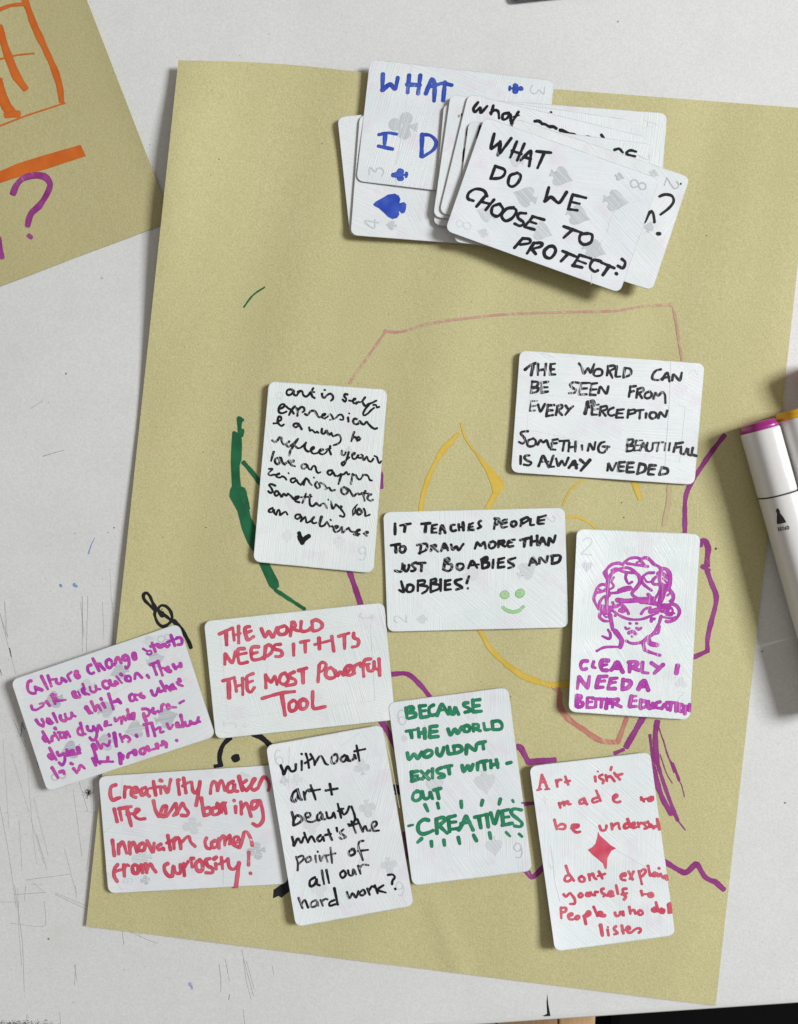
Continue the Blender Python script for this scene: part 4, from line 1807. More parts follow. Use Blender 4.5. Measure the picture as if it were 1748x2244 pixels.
def smooth_path(pts, sm):
    p = [np.array(q, float) for q in pts]
    if len(p) == 1: p.append(p[0] + np.array([.8, .3]))
    if sm and len(p) > 2:
        q = [p[0]]
        ext = [2 * p[0] - p[1]] + p + [2 * p[-1] - p[-2]]
        for i in range(1, len(ext) - 2):
            a, b, c, d = ext[i - 1:i + 3]
            for t in (.25, .5, .75, 1.0):
                q.append(.5 * ((2 * b) + (c - a) * t + (2 * a - 5 * b + 4 * c - d) * t * t + (3 * b - a - 3 * c + d) * t ** 3))
        p = q
    else:
        for _ in range(2):
            if len(p) < 3: break
            q = [p[0]]
            for a, b in zip(p[:-1], p[1:]):
                k = .14 if _ == 0 else .25
                q += [a * (1 - k) + b * k, a * k + b * (1 - k)]
            q.append(p[-1]); p = q
    # even spacing
    L = [0]
    for a, b in zip(p[:-1], p[1:]): L.append(L[-1] + float(np.hypot(*(b - a))))
    return np.array(p), np.array(L)

_ri = [0]
def ribbon(pts, wd, sm, proj, V, F, lift00, rng, step=1.6, taper=True, rag=.05, cap='round'):
    """adds one pen stroke (pixels on the photograph) as a strip lying on a surface; proj(px,py,lift)->xyz"""
    p, L = smooth_path(pts, sm)
    tot = L[-1]
    if tot < 1e-3: return lift00
    _ri[0] += 1
    lift0 = lift00 + (_ri[0] % 7) * 6e-5      # pen strokes that cross never share one plane
    n = max(3, int(tot / step) + 1)
    s = np.linspace(0, tot, n)
    x = np.interp(s, L, p[:, 0]); y = np.interp(s, L, p[:, 1])
    dx = np.gradient(x); dy = np.gradient(y)
    d = np.hypot(dx, dy) + 1e-9; dx /= d; dy /= d
    hw = np.full(n, wd / 2)
    ph = rng.uniform(0, 6.28)
    hw *= 1 + .09 * np.sin(s / wd * .9 + ph) + .06 * np.sin(s / wd * 2.3 + ph * 2)
    if taper: hw *= .90 + .10 * (1 - s / tot)
    e = 5e-5 / n
    base = len(V)
    rows = []
    # starting cap
    def add(px, py, k, ac=0.0):
        if hasattr(V, 'acr'): V.acr.append(ac)
        V.append(proj(px, py, lift0 + k * e)); return len(V) - 1
    for i in range(n):
        r1 = hw[i] * (1 + rng.uniform(-rag, rag)); r2 = hw[i] * (1 + rng.uniform(-rag, rag))
        rows.append((add(x[i] - dy[i] * r1, y[i] + dx[i] * r1, i, 1.0), add(x[i] + dy[i] * r2, y[i] - dx[i] * r2, i, -1.0)))
    for i in range(n - 1):
        a, b = rows[i]; c, dd = rows[i + 1]
        F.append((a, c, dd, b))
    for i, sg in ((0, -1), (n - 1, 1)):
        c = []
        ang0 = math.atan2(dx[i], -dy[i])
        K_ = 6
        rr = hw[i]
        fl = .55 if cap == 'flat' else .95
        for k in range(1, K_):
            th = math.pi * k / K_
            # from side (-dy,dx) through sg*(dx,dy) to side (dy,-dx)
            ca, sa = math.cos(th), math.sin(th) * sg * fl
            c.append(add(x[i] + rr * (-dy[i] * ca + dx[i] * sa), y[i] + rr * (dx[i] * ca + dy[i] * sa), i, 1.0 if th < 1.57 else -1.0))
        a, b = rows[i]
        loop = [a] + c + [b]
        F.append(tuple(loop if sg > 0 else loop[::-1]))
    return lift00

def tri_fill(pts2, proj, V, F, lift, cuts=1):
    bm = bmesh.new()
    vs = [bm.verts.new((x, y, 0)) for x, y in pts2]
    bm.faces.new(vs)
    bmesh.ops.triangulate(bm, faces=bm.faces[:])
    for _ in range(cuts):
        bmesh.ops.subdivide_edges(bm, edges=bm.edges[:], cuts=1, use_grid_fill=True)
    bm.verts.index_update()
    b = len(V)
    for v in bm.verts:
        V.append(proj(v.co.x, v.co.y, lift))
        if hasattr(V, 'acr'): V.acr.append(0.6 if v.is_boundary else 0.0)
    for f in bm.faces: F.append(tuple(b + v.index for v in f.verts))
    bm.free()

def clusters(strokes, gap):
    """strokes that touch or nearly touch belong to one written word"""
    P_ = []
    for pts, wd, sm, poly, col in strokes:
        p, L = smooth_path(pts, False)
        n = max(2, int(L[-1] / 3)); s_ = np.linspace(0, L[-1], n)
        P_.append((np.stack([np.interp(s_, L, p[:, 0]), np.interp(s_, L, p[:, 1])], 1), wd / 2, col))
    par = list(range(len(strokes)))
    def f(i):
        while par[i] != i: i = par[i]
        return i
    for i in range(len(P_)):
        for j in range(i):
            if f(i) == f(j) or P_[i][2] != P_[j][2]: continue
            a, b = P_[i][0], P_[j][0]
            d = a[:, None] - b[None]; d = np.hypot(d[..., 0], d[..., 1] * 1.0).min()
            if d - P_[i][1] - P_[j][1] < gap * .6: par[f(i)] = f(j)
    g = {}
    for i, s_ in enumerate(strokes): g.setdefault(f(i), []).append(s_)
    return list(g.values())

def stroke_mesh(strokes, proj, lift0=2.6e-4, seed=1, wk=1.0, cap='round', rag=.05):
    """-> {colour: (V, F)}"""
    rng = random.Random(seed)
    res = {}; lift = lift0
    for pts, wd, sm, poly, col in strokes:
        V, F = res.setdefault(col, (VL(), []))
        if poly:
            _ri[0] += 1; tri_fill(pts, proj, V, F, lift + (_ri[0] % 7) * 6e-5)
        else:
            lift = ribbon(pts, wd * wk, sm, proj, V, F, lift, rng, cap=cap, rag=rag)
    return res

# ------------------------------------------------------------------ suit shapes, numerals (unit size, y down, tip up)
def arc(cx, cy, r, a0, a1, n):
    return [(cx + r * math.cos(math.radians(a0 + (a1 - a0) * i / n)), cy + r * math.sin(math.radians(a0 + (a1 - a0) * i / n))) for i in range(n + 1)]
def shape(kind):
    if kind == 'spade':
        return [[(0, -.5), (.12, -.32), (.32, -.12), (.42, .06), (.40, .22), (.28, .30), (.14, .27), (.05, .18), (.08, .36), (.17, .5), (-.17, .5), (-.08, .36), (-.05, .18), (-.14, .27), (-.28, .30), (-.40, .22), (-.42, .06), (-.32, -.12), (-.12, -.32)]]
    if kind == 'heart':
        return [[(0, .5), (-.2, .22), (-.42, -.04), (-.46, -.26), (-.34, -.42), (-.16, -.42), (0, -.24), (.16, -.42), (.34, -.42), (.46, -.26), (.42, -.04), (.2, .22)]]
    if kind == 'diamond':
        return [[(0, -.5), (.12, -.2), (.36, 0), (.12, .2), (0, .5), (-.12, .2), (-.36, 0), (-.12, -.2)]]
    if kind == 'club':
        return [arc(0, -.27, .22, 0, 345, 14), arc(-.25, .08, .22, 0, 345, 14), arc(.25, .08, .22, 0, 345, 14), [(-.05, 0), (.05, 0), (.07, .3), (.17, .5), (-.17, .5), (-.07, .3)]]
    if kind == 'blob':
        return [[(.5 * math.cos(t * .5) * (1 + .2 * math.sin(t * 1.7)), .4 * math.sin(t * .5) * (1 + .2 * math.cos(t * 2.3))) for t in range(12)]]
NUM = {
 '2': [[(-.25, -.28), (-.1, -.48), (.15, -.48), (.27, -.28), (.1, 0), (-.28, .45)], [(-.28, .47), (.3, .47)]],
 '3': [[(-.25, -.47), (.24, -.47), (-.02, -.1), (.22, .02), (.27, .28), (.05, .48), (-.25, .38)]],
 '4': [[(.12, .5), (.12, -.5), (-.3, .2), (.3, .2)]],
 '6': [[(.2, -.42), (-.05, -.5), (-.25, -.15), (-.24, .28), (0, .5), (.25, .25), (.12, -.02), (-.12, -.02), (-.25, .2)]],
 '7': [[(-.25, -.45), (.27, -.45), (-.05, .5)]],
 '8': [[(0, -.03), (-.2, -.18), (-.16, -.42), (.05, -.5), (.2, -.35), (.15, -.12), (-.1, .03), (-.25, .25), (-.12, .46), (.12, .47), (.26, .25), (.1, .02), (0, -.03)]],
 '9': [[(-.2, .42), (.05, .5), (.25, .15), (.24, -.28), (0, -.5), (-.25, -.25), (-.12, .02), (.12, .02), (.25, -.2)]],
 'A': [[(-.3, .5), (0, -.5), (.3, .5)], [(-.18, .15), (.18, .15)]],
 'J': [[(-.1, -.5), (.3, -.5)], [(.14, -.5), (.14, .3), (-.05, .5), (-.25, .35)]],
 'K': [[(-.2, -.5), (-.2, .5)], [(.25, -.5), (-.18, .05), (.28, .5)]],
 'Q': [arc(0, -.02, .36, 0, 350, 14), [(.08, .22), (.32, .48)]],
}
def parse_ghost(txt):
    out, cur = {}, None
    for ln in txt.strip().splitlines():
        t = ln.split()
        if t[0][0] == '@':
            cur = (t[0][1:], float(t[1]), float(t[2]), float(t[3])); out.setdefault(cur[0], []); continue
        n, ox, oy, s = cur
        if t[0] == 'frame':
            v = list(map(float, t[1:9]))
            q = [(ox + v[i] / s, oy + v[i + 1] / s) for i in range(0, 8, 2)]
            out[n].append(('frame', q, float(t[9])))
        elif t[0] == 'num':
            out[n].append(('num', t[1], ox + float(t[2]) / s, oy + float(t[3]) / s, float(t[4]) / s, float(t[5]), float(t[6])))
        else:
            out[n].append((t[0], None, ox + float(t[1]) / s, oy + float(t[2]) / s, float(t[3]) / s, float(t[4]), float(t[5])))
    return out
GH = parse_ghost(GHOST)

# ------------------------------------------------------------------ table
EDGE = lambda px: 2231 + (px - 1100) * (-44.0 / 648)     # the near edge of the table top, in the photograph
def build_table():
    root = tag(link(bpy.data.objects.new('table', None)), 'white laminate table top, scratched and ink stained, with a pale front edge strip', 'table')
    root.location = (0, 0, -.26)
    a = P(-900, EDGE(-900)); b = P(2700, EDGE(2700))
    T = .25
    d = Vector((b[0] - a[0], b[1] - a[1], 0)).normalized(); nrm = Vector((d.y, -d.x, 0))   # nrm points off the table
    c = Vector(b) - nrm * 9.5; e = Vector(a) - nrm * 9.5
    off = Vector((0, 0, .26))
    vt = [Vector(a), Vector(b), c, e]
    V = [v + off for v in vt] + [v + off - Vector((0, 0, T)) for v in vt]
    mesh_obj('table_top', V, [(0, 1, 2, 3), (7, 6, 5, 4), (0, 4, 5, 1), (1, 5, 6, 2), (2, 6, 7, 3), (3, 7, 4, 0)], TABLE_M, root)
    # rounded white edge strip in front of a dark glue joint
    prof = [(.004, -.006), (.010, .001), (.018, .0005), (.026, -.006), (.030, -.018), (.030, -.235), (.022, -.25), (.004, -.25)]
    V, F = [], []
    for p_ in (Vector(a), Vector(b)):
        for o_, z_ in prof: V.append(p_ + nrm * o_ + Vector((0, 0, z_)) + off)
    n = len(prof)
    for i in range(n): F.append((i, (i + 1) % n, n + (i + 1) % n, n + i))
    F += [tuple(range(n))[::-1], tuple(range(n, 2 * n))]
    mesh_obj('edge_strip', V, F, mat_plain('edge_strip_plastic', lin(222, 222, 220), .4, .4, .04), root)
    # marks
    off3 = lambda px, py, k: Vector(P(px, py, 0)) + Vector((0, 0, .26 + 2e-4 + k))
    marks = []
    for cur, ss in STROKES['table']: marks += ss
    names = {'grey': ('scratch', 'fine grey scratches and knife cuts', lin(176, 173, 168)), 'grape': ('pen_mark', 'small dark purple pen tick', lin(108, 96, 140)),
             'dark': ('dark_mark', '', lin(84, 80, 76)), 'skyblue': ('ink_stain', 'small sky blue ink dabs', lin(134, 168, 208)), 'paleblue': ('ink_smudge', 'pale lilac blue smudge', lin(176, 180, 216))}
    mm = {k: mat_plain(v[0] + '_colour', v[2], .6, .3, .25) for k, v in names.items()}
    for cl in clusters(marks, 3):
        for k, (V, F) in stroke_mesh(cl, off3, 1e-4, 5, .72, rag=.4).items():
            mesh_obj(names[k][0], V, F, mm[k], root)
    # notch in the front edge
    q = [(1199, 2178), (1201, 2200), (1205, 2221), (1206, 2226), (1199, 2227), (1200, 2215), (1197.5, 2196)]
    V, F = [], []; tri_fill(q, off3, V, F, 5e-4, 0)
    q = [(1192, 2225), (1199, 2221), (1200, 2225), (1194, 2227.5)]
    tri_fill(q, off3, V, F, 7e-4, 0)
    tag(mesh_obj('edge_notch', V, F, mat_plain('notch_dark', lin(40, 38, 38), .8, .2), root), 'dark pointed nick at the front edge')
    # speckles of charcoal: scribbled cluster, and the dusty smear low down on the left
    rng = random.Random(3)
    def flecks(name, label, centres, col, kind=None):
        V, F = [], []
        for i, (cx, cy, r) in enumerate(centres):
            n = rng.choice((3, 4, 5)); a0 = rng.uniform(0, 6.28); st = rng.uniform(.4, 1)
            b0 = len(V)
            for k in range(n):
                t = a0 + 6.283 * k / n
                V.append(off3(cx + r * math.cos(t), cy + r * st * math.sin(t), 6e-4 + i * 2e-6))
            F.append(tuple(range(b0 + n - 1, b0 - 1, -1)))
        return tag(mesh_obj(name, V, F, mat_plain(name + '_colour', col, .9, .1), root), label, kind='stuff')
    cs = []
    for _ in range(420):
        t = rng.uniform(0, 6.28); rr = abs(rng.gauss(0, 6.2))
        cs.append((194 + rr * math.cos(t), 1737 + rr * 1.1 * math.sin(t), rng.uniform(.25, .95)))
    flecks('ink_scribble', 'round black speckled scribble', cs, lin(38, 36, 36))
    cs = []
    for _ in range(520):
        x = rng.triangular(-40, 130, 30); y = 2244 - abs(rng.gauss(0, 4.5)) + rng.uniform(-2, 6)
        cs.append((x, y, rng.uniform(.3, 1.1)))
    flecks('charcoal_dust', 'dark crumbly smear of charcoal dust', cs, lin(70, 68, 64))
    cs = []
    for _ in range(170): cs.append((rng.uniform(0, 380), rng.uniform(1250, 2230), rng.uniform(.35, 1.0)))
    for _ in range(60): cs.append((rng.uniform(0, 1740), rng.uniform(0, 130), rng.uniform(.3, .9)))
    for _ in range(30): cs.append((rng.uniform(1640, 1740), rng.uniform(1500, 2170), rng.uniform(.3, .8)))
    flecks('specks', 'scattered tiny grey specks', cs, lin(116, 112, 106))
build_table()

# ------------------------------------------------------------------ paper sheets
class Sheet:
    """a sheet given by four corners in the photograph and a height function zf(s,t); s left to right, t top to bottom"""
    def __init__(self, corners, zf):
        self.c = [np.array(q, float) for q in corners]; self.zf = zf
        A, Bb, C_, D = self.c
        M = np.array([Bb - A, D - A]).T; self.A = A
        self.inv = np.linalg.inv(M)
    def px(self, s, t):
        A, Bb, C_, D = self.c
        q = (A * (1 - s) * (1 - t) + Bb * s * (1 - t) + C_ * s * t + D * (1 - s) * t)
        if self.bulge and s < .34 and t < .1:          # the curled corner pushes the top edge out a little
            q = q - np.array((0, 9.0)) * math.sin(math.pi * s / .34) * (1 - t / .1) ** 2
        return q
    bulge = False
    def st(self, px, py):
        q = np.array((px, py), float); st = self.inv @ (q - self.A)
        for _ in range(3):
            e = q - self.px(*st); st = st + self.inv @ e
        return st
    def z(self, px, py):
        s, t = self.st(px, py); return self.zf(min(max(s, 0), 1), min(max(t, 0), 1))
    def proj(self, px, py, k):
        z = self.z(px, py) + k
        return Vector(P(px, py, z))
    def build(self, root, name, mat, ns, nt, thick=.002):
        V, F = [], []
        org = Vector(root.location)
        for side in (0, 1):
            for j in range(nt + 1):
                for i in range(ns + 1):
                    s, t = i / ns, j / nt
                    z = self.zf(s, t)
                    q = self.px(s, t)
                    v = Vector(P(q[0], q[1], z)); v.z -= thick * side
                    V.append(v - org)
        N = (ns + 1) * (nt + 1); W = ns + 1
        for j in range(nt):
            for i in range(ns):
                a = j * W + i
                F.append((a + W, a + W + 1, a + 1, a)); F.append((N + a, N + a + 1, N + a + W + 1, N + a + W))
        top = len(F)
        ring = [i for i in range(ns + 1)] + [j * W + ns for j in range(1, nt + 1)] + [nt * W + i for i in range(ns - 1, -1, -1)] + [j * W for j in range(nt - 1, 0, -1)]
        b0 = len(V); nr = len(ring)
        for k in ring: V.append(V[k].copy())
        for k in ring: V.append(V[N + k].copy())
        for k in range(nr):
            a, b = b0 + k, b0 + (k + 1) % nr
            F.append((a, b, nr + b, nr + a))
        o = mesh_obj(name, V, F, mat, root)
        o.data.polygons.foreach_set('use_smooth', [i < top for i in range(len(F))])
        return o

def sstep(a, b, x):
    x = min(max((x - a) / (b - a), 0), 1); return x * x * (3 - 2 * x)
def main_z(s, t):
    d = s * 2.95; y = t * 4.1
    z = .006
    z += .050 * math.exp(-(d / .26) ** 1.5) * (1 - sstep(.45, 1.75, y)) * (.55 + .45 * sstep(0, .45, y))
    z += .008 * math.exp(-d / .14) * sstep(1.6, 2.4, y) * (1 - sstep(3.4, 4.0, y) * .7)
    # soft upright folds
    env = .35 + .65 * (1 - sstep(1.2, 4.1, y) * .6)
    lean = d + y * .06
    z += env * 1.25 * (.0032 * math.sin(lean * 9.4 + .6 * math.sin(y * 1.1)) + .0022 * math.sin(lean * 4.1 + 1.3 + y * .4) + .0012 * math.sin(lean * 17 + y * 1.7))
    z += .0012 * math.sin(y * 3.1 + d * 1.3)
    # slight crease pinches near the bottom
    z += .004 * math.exp(-((d - 1.55 - (y - 3.7) * .5) / .05) ** 2) * sstep(3.5, 3.95, y)
    z += .005 * sstep(.93, 1.0, s) * (1 - sstep(.1, .5, t))
    return z + .008
PAPER_C = [(390.5, 132), (1786, 239), (1568, 2204), (188, 2029.5)]
paper = Sheet(PAPER_C, main_z); paper.bulge = True
def build_papers():
    root = tag(link(bpy.data.objects.new('paper_sheet', None)), 'large olive kraft paper sheet in the middle with marker drawings, lying under the white cards', 'paper', 'olive kraft paper sheets')
    root.location = P(940, 1150, 0)
    org = Vector(root.location)
    o = paper.build(root, 'sheet', KRAFT_M, 150, 130)
    ss = []
    for cur, s_ in STROKES['paper']: ss += s_
    lb = {'leafgreen': ('leaf_drawing', 'dark green leaf and stem strokes'), 'purple': ('figure_outline_drawing', 'purple zigzag outline strokes'),
          'pink': ('faint_outline_drawing', 'faint pink outline'), 'faint': ('faint_outline_drawing', 'faint pink outline'), 'rose': ('curve_drawing', 'dusty rose curved stroke'), 'yellow': ('petal_drawing', 'yellow petal strokes'),
          'black': ('musical_drawing', 'black treble clef and round figure strokes')}
    for cl in clusters(ss, 4):
        byc = stroke_mesh(cl, lambda x, y, k: paper.proj(x, y, k + .0007) - org, 1e-4, 11, 1.25, cap='flat', rag=.07)
        for k, (V, F) in byc.items():
            mesh_obj(lb[k][0], V, F, pink(k), root)
    rng = random.Random(21); V, F = [], []
    for i in range(150):
        x, y = rng.uniform(330, 1720), rng.uniform(200, 2150)
        s, t = paper.st(x, y)
        if not (.02 < s < .98 and .02 < t < .98): continue
        r = rng.uniform(.5, 1.7) if rng.random() < .3 else rng.uniform(.3, .8)
        b0 = len(V); n = 5
        for k in range(n):
            a = 6.283 * k / n; V.append(paper.proj(x + r * math.cos(a), y + r * math.sin(a) * .8, 1.2e-3) - org)
        F.append(tuple(range(b0 + n - 1, b0 - 1, -1)))
    tag(mesh_obj('specks', V, F, mat_plain('fibre_speck_dark', lin(62, 52, 36), .9, .1), root), 'tiny dark specks', kind='stuff')
    # the second sheet, top left
    cx, cy = 377, 484
    u = np.array((-187, -484)) / 519.; l = np.array((-377, 143)) / 403.
    c = np.array((cx, cy), float)
    TR = c + u * 1000; BL = c + l * 760; TL = TR + l * 760
    def z2(s, t):
        return .006 + .012 * math.exp(-((1 - s) / .05)) * (1 - sstep(.86, 1, t)) + .0016 * math.sin(s * 19 + t * 4) + .001 * math.sin(t * 25)
    sh = Sheet([TL, TR, c, BL], z2)
    r2 = tag(link(bpy.data.objects.new('paper_sheet', None)), 'corner of olive paper at the upper left with orange lettering and purple question mark', 'paper', 'olive kraft paper sheets')
    r2.location = P(150, 250, 0); org2 = Vector(r2.location)
    sh.build(r2, 'sheet', KRAFT2_M, 60, 80)
    ss = []
    for cur, s_ in STROKES['sheet']: ss += s_
    for cl in clusters(ss, 4):
      byc = stroke_mesh(cl, lambda x, y, k: sh.proj(x, y, k + .0007) - org2, 1e-4, 12, 1.12, cap='flat', rag=.05)
      for k, (V, F) in byc.items():
        mesh_obj({'orange': 'orange_lettering', 'plum': 'question_mark'}[k], V, F, pink(k), r2)
build_papers()

# ------------------------------------------------------------------ cards
EDGE_M = mat_plain('card_edge', lin(168, 164, 160), .7, .2, .1)
BACK_M = mat_plain('card_back', lin(190, 186, 186), .6, .3, .1)
def quad_from(TL, w_, h_, ang):
    a = math.radians(ang); r = np.array((math.cos(a), math.sin(a))); d = np.array((-math.sin(a), math.cos(a)))
    TL = np.array(TL, float); return [TL, TL + r * w_, TL + r * w_ + d * h_, TL + d * h_]

CREASED = dict(creat='cr_creat', h3='cr_blue', h10='cr_whatdo', isnt='cr_isnt', world='cr_world', without='cr_without')
def card(key, corners, z0, lifts, label, a1, a2, idx, strokes=(), group=None, ghosts=(), sag=.3, wk=1.22, ink_a=None, notex=1.0):
    """corners TL TR BR BL in photograph pixels; z0 height of the underside at the middle, lifts = extra height of each corner"""
    c = [np.array(q, float) for q in corners]
    T = .0036; R = 15.0
    A, B_, C_, D = c
    M = np.array([B_ - A, D - A]).T; inv = np.linalg.inv(M)
    def bil(s, t): return A * (1 - s) * (1 - t) + B_ * s * (1 - t) + C_ * s * t + D * (1 - s) * t
    def zf(s, t):
        u, v = 2 * s - 1, 2 * t - 1
        q = min((u * u + v * v) / 2, 1.1)
        L = 1.5 * (lifts[0] * (1 - s) * (1 - t) + lifts[1] * s * (1 - t) + lifts[2] * s * t + lifts[3] * (1 - s) * t)
        return z0 + T + L * (sag + (1 - sag) * q)
    def proj(px, py, k):
        q = np.array((px, py)); st = inv @ (q - A)
        for _ in range(2): st = st + inv @ (q - bil(*st))
        return Vector(P(px, py, zf(*st) + k))
    ctr = bil(.5, .5)
    ang = math.atan2(-(B_ - A + C_ - D)[1], (B_ - A + C_ - D)[0])
    root = link(bpy.data.objects.new('playing_card', None))
    root.location = P(ctr[0], ctr[1], z0); root.rotation_euler = (0, 0, ang)
    tag(root, label, 'card', group)
    ca, sa = math.cos(-ang), math.sin(-ang); O = Vector(root.location)
    def loc(v):
        d = v - O; return Vector((d.x * ca - d.y * sa, d.x * sa + d.y * ca, d.z))
    W = float(np.hypot(*(B_ - A))); Hh = float(np.hypot(*(D - A)))
    rs, rt = R / W, R / Hh
    ss = [0] + [rs * (1 - math.cos(math.radians(k))) for k in (25, 45, 65, 90)]
    ss = ss + list(np.linspace(rs, 1 - rs, 22)[1:-1]) + [1 - x for x in ss[::-1]]
    nv = 18
    V, F, fm, sm = [], [], [], []
    n = len(ss)
    def ext(s):
        e = min(s, 1 - s)
        if e >= rs: return 0.0
        k = 1 - e / rs
        return rt * (1 - math.sqrt(max(0, 1 - k * k)))
    for side in (0, 1):
        for s in ss:
            e = ext(s)
            for j in range(nv + 1):
                jj = {0: 0, 1: .13, nv - 1: nv - .13, nv: nv}.get(j, j)
                t = e + (1 - 2 * e) * jj / nv
                q = bil(s, t); z = zf(s, t) - T * side
                V.append(loc(Vector(P(q[0], q[1], z if not side else z))))
                if side: V[-1].x = V[-1 - n * (nv + 1)].x; V[-1].y = V[-1 - n * (nv + 1)].y
    N = n * (nv + 1); R_ = nv + 1
    for i in range(n - 1):
        for j in range(nv):
            a = i * R_ + j
            F.append((a, a + 1, a + R_ + 1, a + R_)); fm.append(0); sm.append(True)
            F.append((N + a, N + a + R_, N + a + R_ + 1, N + a + 1)); fm.append(2); sm.append(True)
    ring = [i * R_ for i in range(n)] + [(n - 1) * R_ + j for j in range(1, nv + 1)] + [i * R_ + nv for i in range(n - 2, -1, -1)] + [j for j in range(nv - 1, 0, -1)]
    # side wall on vertices of its own, with a hair of rounding at the top
    b0 = len(V); nr = len(ring)
    for k in ring: V.append(V[k].copy())
    for k in ring: V.append(V[N + k].copy())
    for k in range(nr):
        a, b = b0 + k, b0 + (k + 1) % nr
        F.append((a, b, nr + b, nr + a)); fm.append(1); sm.append(False)
    o = mesh_obj('card_body', V, F, None, root, mats=[mat_card(idx, a1, a2, notex), EDGE_M, BACK_M], fm=fm)
    o.data.polygons.foreach_set('use_smooth', sm)
    rim = [0.0] * len(V)
    for k in ring: rim[k] = 1.0
    at = o.data.attributes.new('rim', 'FLOAT', 'POINT'); at.data.foreach_set('value', rim)
    ang_ink = ink_a if ink_a is not None else a1
    pj = lambda x, y, k: loc(proj(x, y, k))
    # printing that shows through the paint
    gl = 3.0e-4
    lifts_used = {}
    for g in ghosts:
        al = g[-1]
        V, F = [], []
        if g[0] == 'frame':
            q = g[1] + [g[1][0]]
            for a_, b_ in zip(q[:-1], q[1:]): gl = ribbon([a_, b_], 1.6, False, pj, V, F, gl, random.Random(2), step=6, taper=False)
            nm = 'printed_frame'
        elif g[0] == 'num':
            _, ch, x, y, sz, an, _a = g
            an = math.radians(an); cc, s_ = math.cos(an), math.sin(an)
            for pl in NUM[ch]:
                pts = [(x + sz * (a_ * cc - b_ * s_), y + sz * (a_ * s_ + b_ * cc)) for a_, b_ in pl]
                gl = ribbon(pts, max(sz * .085, 1.6), True, pj, V, F, gl, random.Random(2), taper=False)
            nm = 'printed_numeral'
        else:
            kd, _, x, y, sz, an, _a = g
            an = math.radians(an); cc, s_ = math.cos(an), math.sin(an)
            for pl in shape(kd):
                pts = [(x + sz * (a_ * cc - b_ * s_), y + sz * (a_ * s_ + b_ * cc)) for a_, b_ in pl]
                # keep inside the card
                tri_fill(pts, pj, V, F, gl, 1); gl += 3e-6
            nm = 'printed_' + (kd if kd != 'blob' else 'shade')
        key_al = round(al * .88 / .06) * .06
        mesh_obj(nm, V, F, ghost_mat(key_al, a1), root)
        gl += 3e-6
    cr = CREASED.get(key)
    if cr:
        for st1 in clusters(ST(cr), 4):
            for col, (V, F) in stroke_mesh(st1, pj, gl + 2e-4, idx, 1.0, rag=.3).items(): mesh_obj('paint_crease', V, F, ink('crease', ang_ink), root)
    for nm, lb, st_ in strokes:
        for st1 in clusters(st_, 9.0):
            for col, (V, F) in stroke_mesh(st1, pj, gl + 4.5e-4, idx + 3, wk).items():
                mesh_obj(nm, V, F, ink(col, ang_ink), root)
    return root

def ST(name):
    out = []
    for cur, s_ in STROKES[name]: out += s_
    return out
def q4(ox, oy, s, *v): return [(ox + v[i] / s, oy + v[i + 1] / s) for i in range(0, 8, 2)]
PZ = .020     # top of the folded paper under the cards
QG = 'painted cards with handwritten answers laid out on the paper'
PG = 'painted cards heaped at the top of the paper'
card('art', q4(495, 800, 4, 376, 140, 1416, 212, 1292, 1826, 238, 1724), PZ, (.012, .003, .002, .012),
     'upright white painted card with black cursive writing and a small black heart below it', 92, 70, 1,
     [('written_word', 'black cursive handwriting', ST('art_is_self'))], QG, GH['art_is_self'], ink_a=60, wk=1.17)
card('world', q4(1120, 750, 4, 75, 70, 1696, 186, 1606, 1250, -2, 1140), PZ, (.008, .004, .004, .008),
     'wide white painted card with five lines of scratchy black capitals about the world', 25, 0, 2,
     [('written_word', 'black block capitals', ST('the_world_can'))], QG, GH['the_world_can'], ink_a=75, wk=1.12)
card('teach', q4(830, 1100, 4, 38, 88, 1632, 50, 1660, 1100, 76, 1138), PZ, (.006, .004, .004, .008),
     'wide white painted card with black capitals above a pale green smiley face', 42, 90, 3,
     [('written_word', 'black block capitals', ST('it_teaches')), ('smiley_drawing', 'pale green smiling face', ST('smiley_drawing'))], QG, GH['it_teaches'])
card('clear', q4(1180, 1150, 4, 335, 34, 1418, 80, 1326, 1712, 262, 1640), PZ, (.022, .006, .006, .024),
     'upright white painted card with a magenta portrait of a curly haired face over magenta capitals', 92, 55, 4,
     [('written_word', 'magenta block capitals', ST('clearly_i')), ('portrait_drawing', 'magenta line portrait with curly hair', ST('portrait_drawing'))], QG, GH['clearly_i'], wk=1.24)
card('culture', q4(20, 1350, 3.738, 12, 525, 1388, 60, 1690, 985, 312, 1440), PZ + .010, (.010, .004, .002, .008),
     'tilted card at the far left with pink cursive writing, half off the paper', 8, 170, 5,
     [('written_word', 'pink and purple cursive handwriting', ST('culture_change'))], QG, GH['culture_change'], wk=1.12)
card('needs', q4(442, 1310, 4, 18, 205, 1599, 40, 1697, 1070, 122, 1238), PZ + .002, (.008, .003, .003, .008),
     'wide white painted card with red writing ending in the word TOOL', 18, 80, 6,
     [('written_word', 'crimson red handwriting', ST('the_world_needs'))], QG, GH['the_world_needs'])
card('creat', q4(205, 1660, 4, 42, 165, 1618, 62, 1704, 1108, 128, 1192), PZ - .002, (.012, .002, .002, .010),
     'wide card at lower left with red writing about creativity ending in an exclamation mark', 12, 165, 7,
     [('written_word', 'crimson red handwriting', ST('creativity'))], QG, GH['creativity'])
card('without', q4(540, 1580, 4, 168, 214, 1190, 30, 1468, 1620, 432, 1806), PZ + .009, (.014, .004, .006, .016),
     'upright white painted card with black lowercase writing that ends in a question mark', 70, 115, 8,
     [('written_word', 'black lowercase handwriting', ST('without_art'))], QG, GH['without_art'], ink_a=80, wk=1.1)
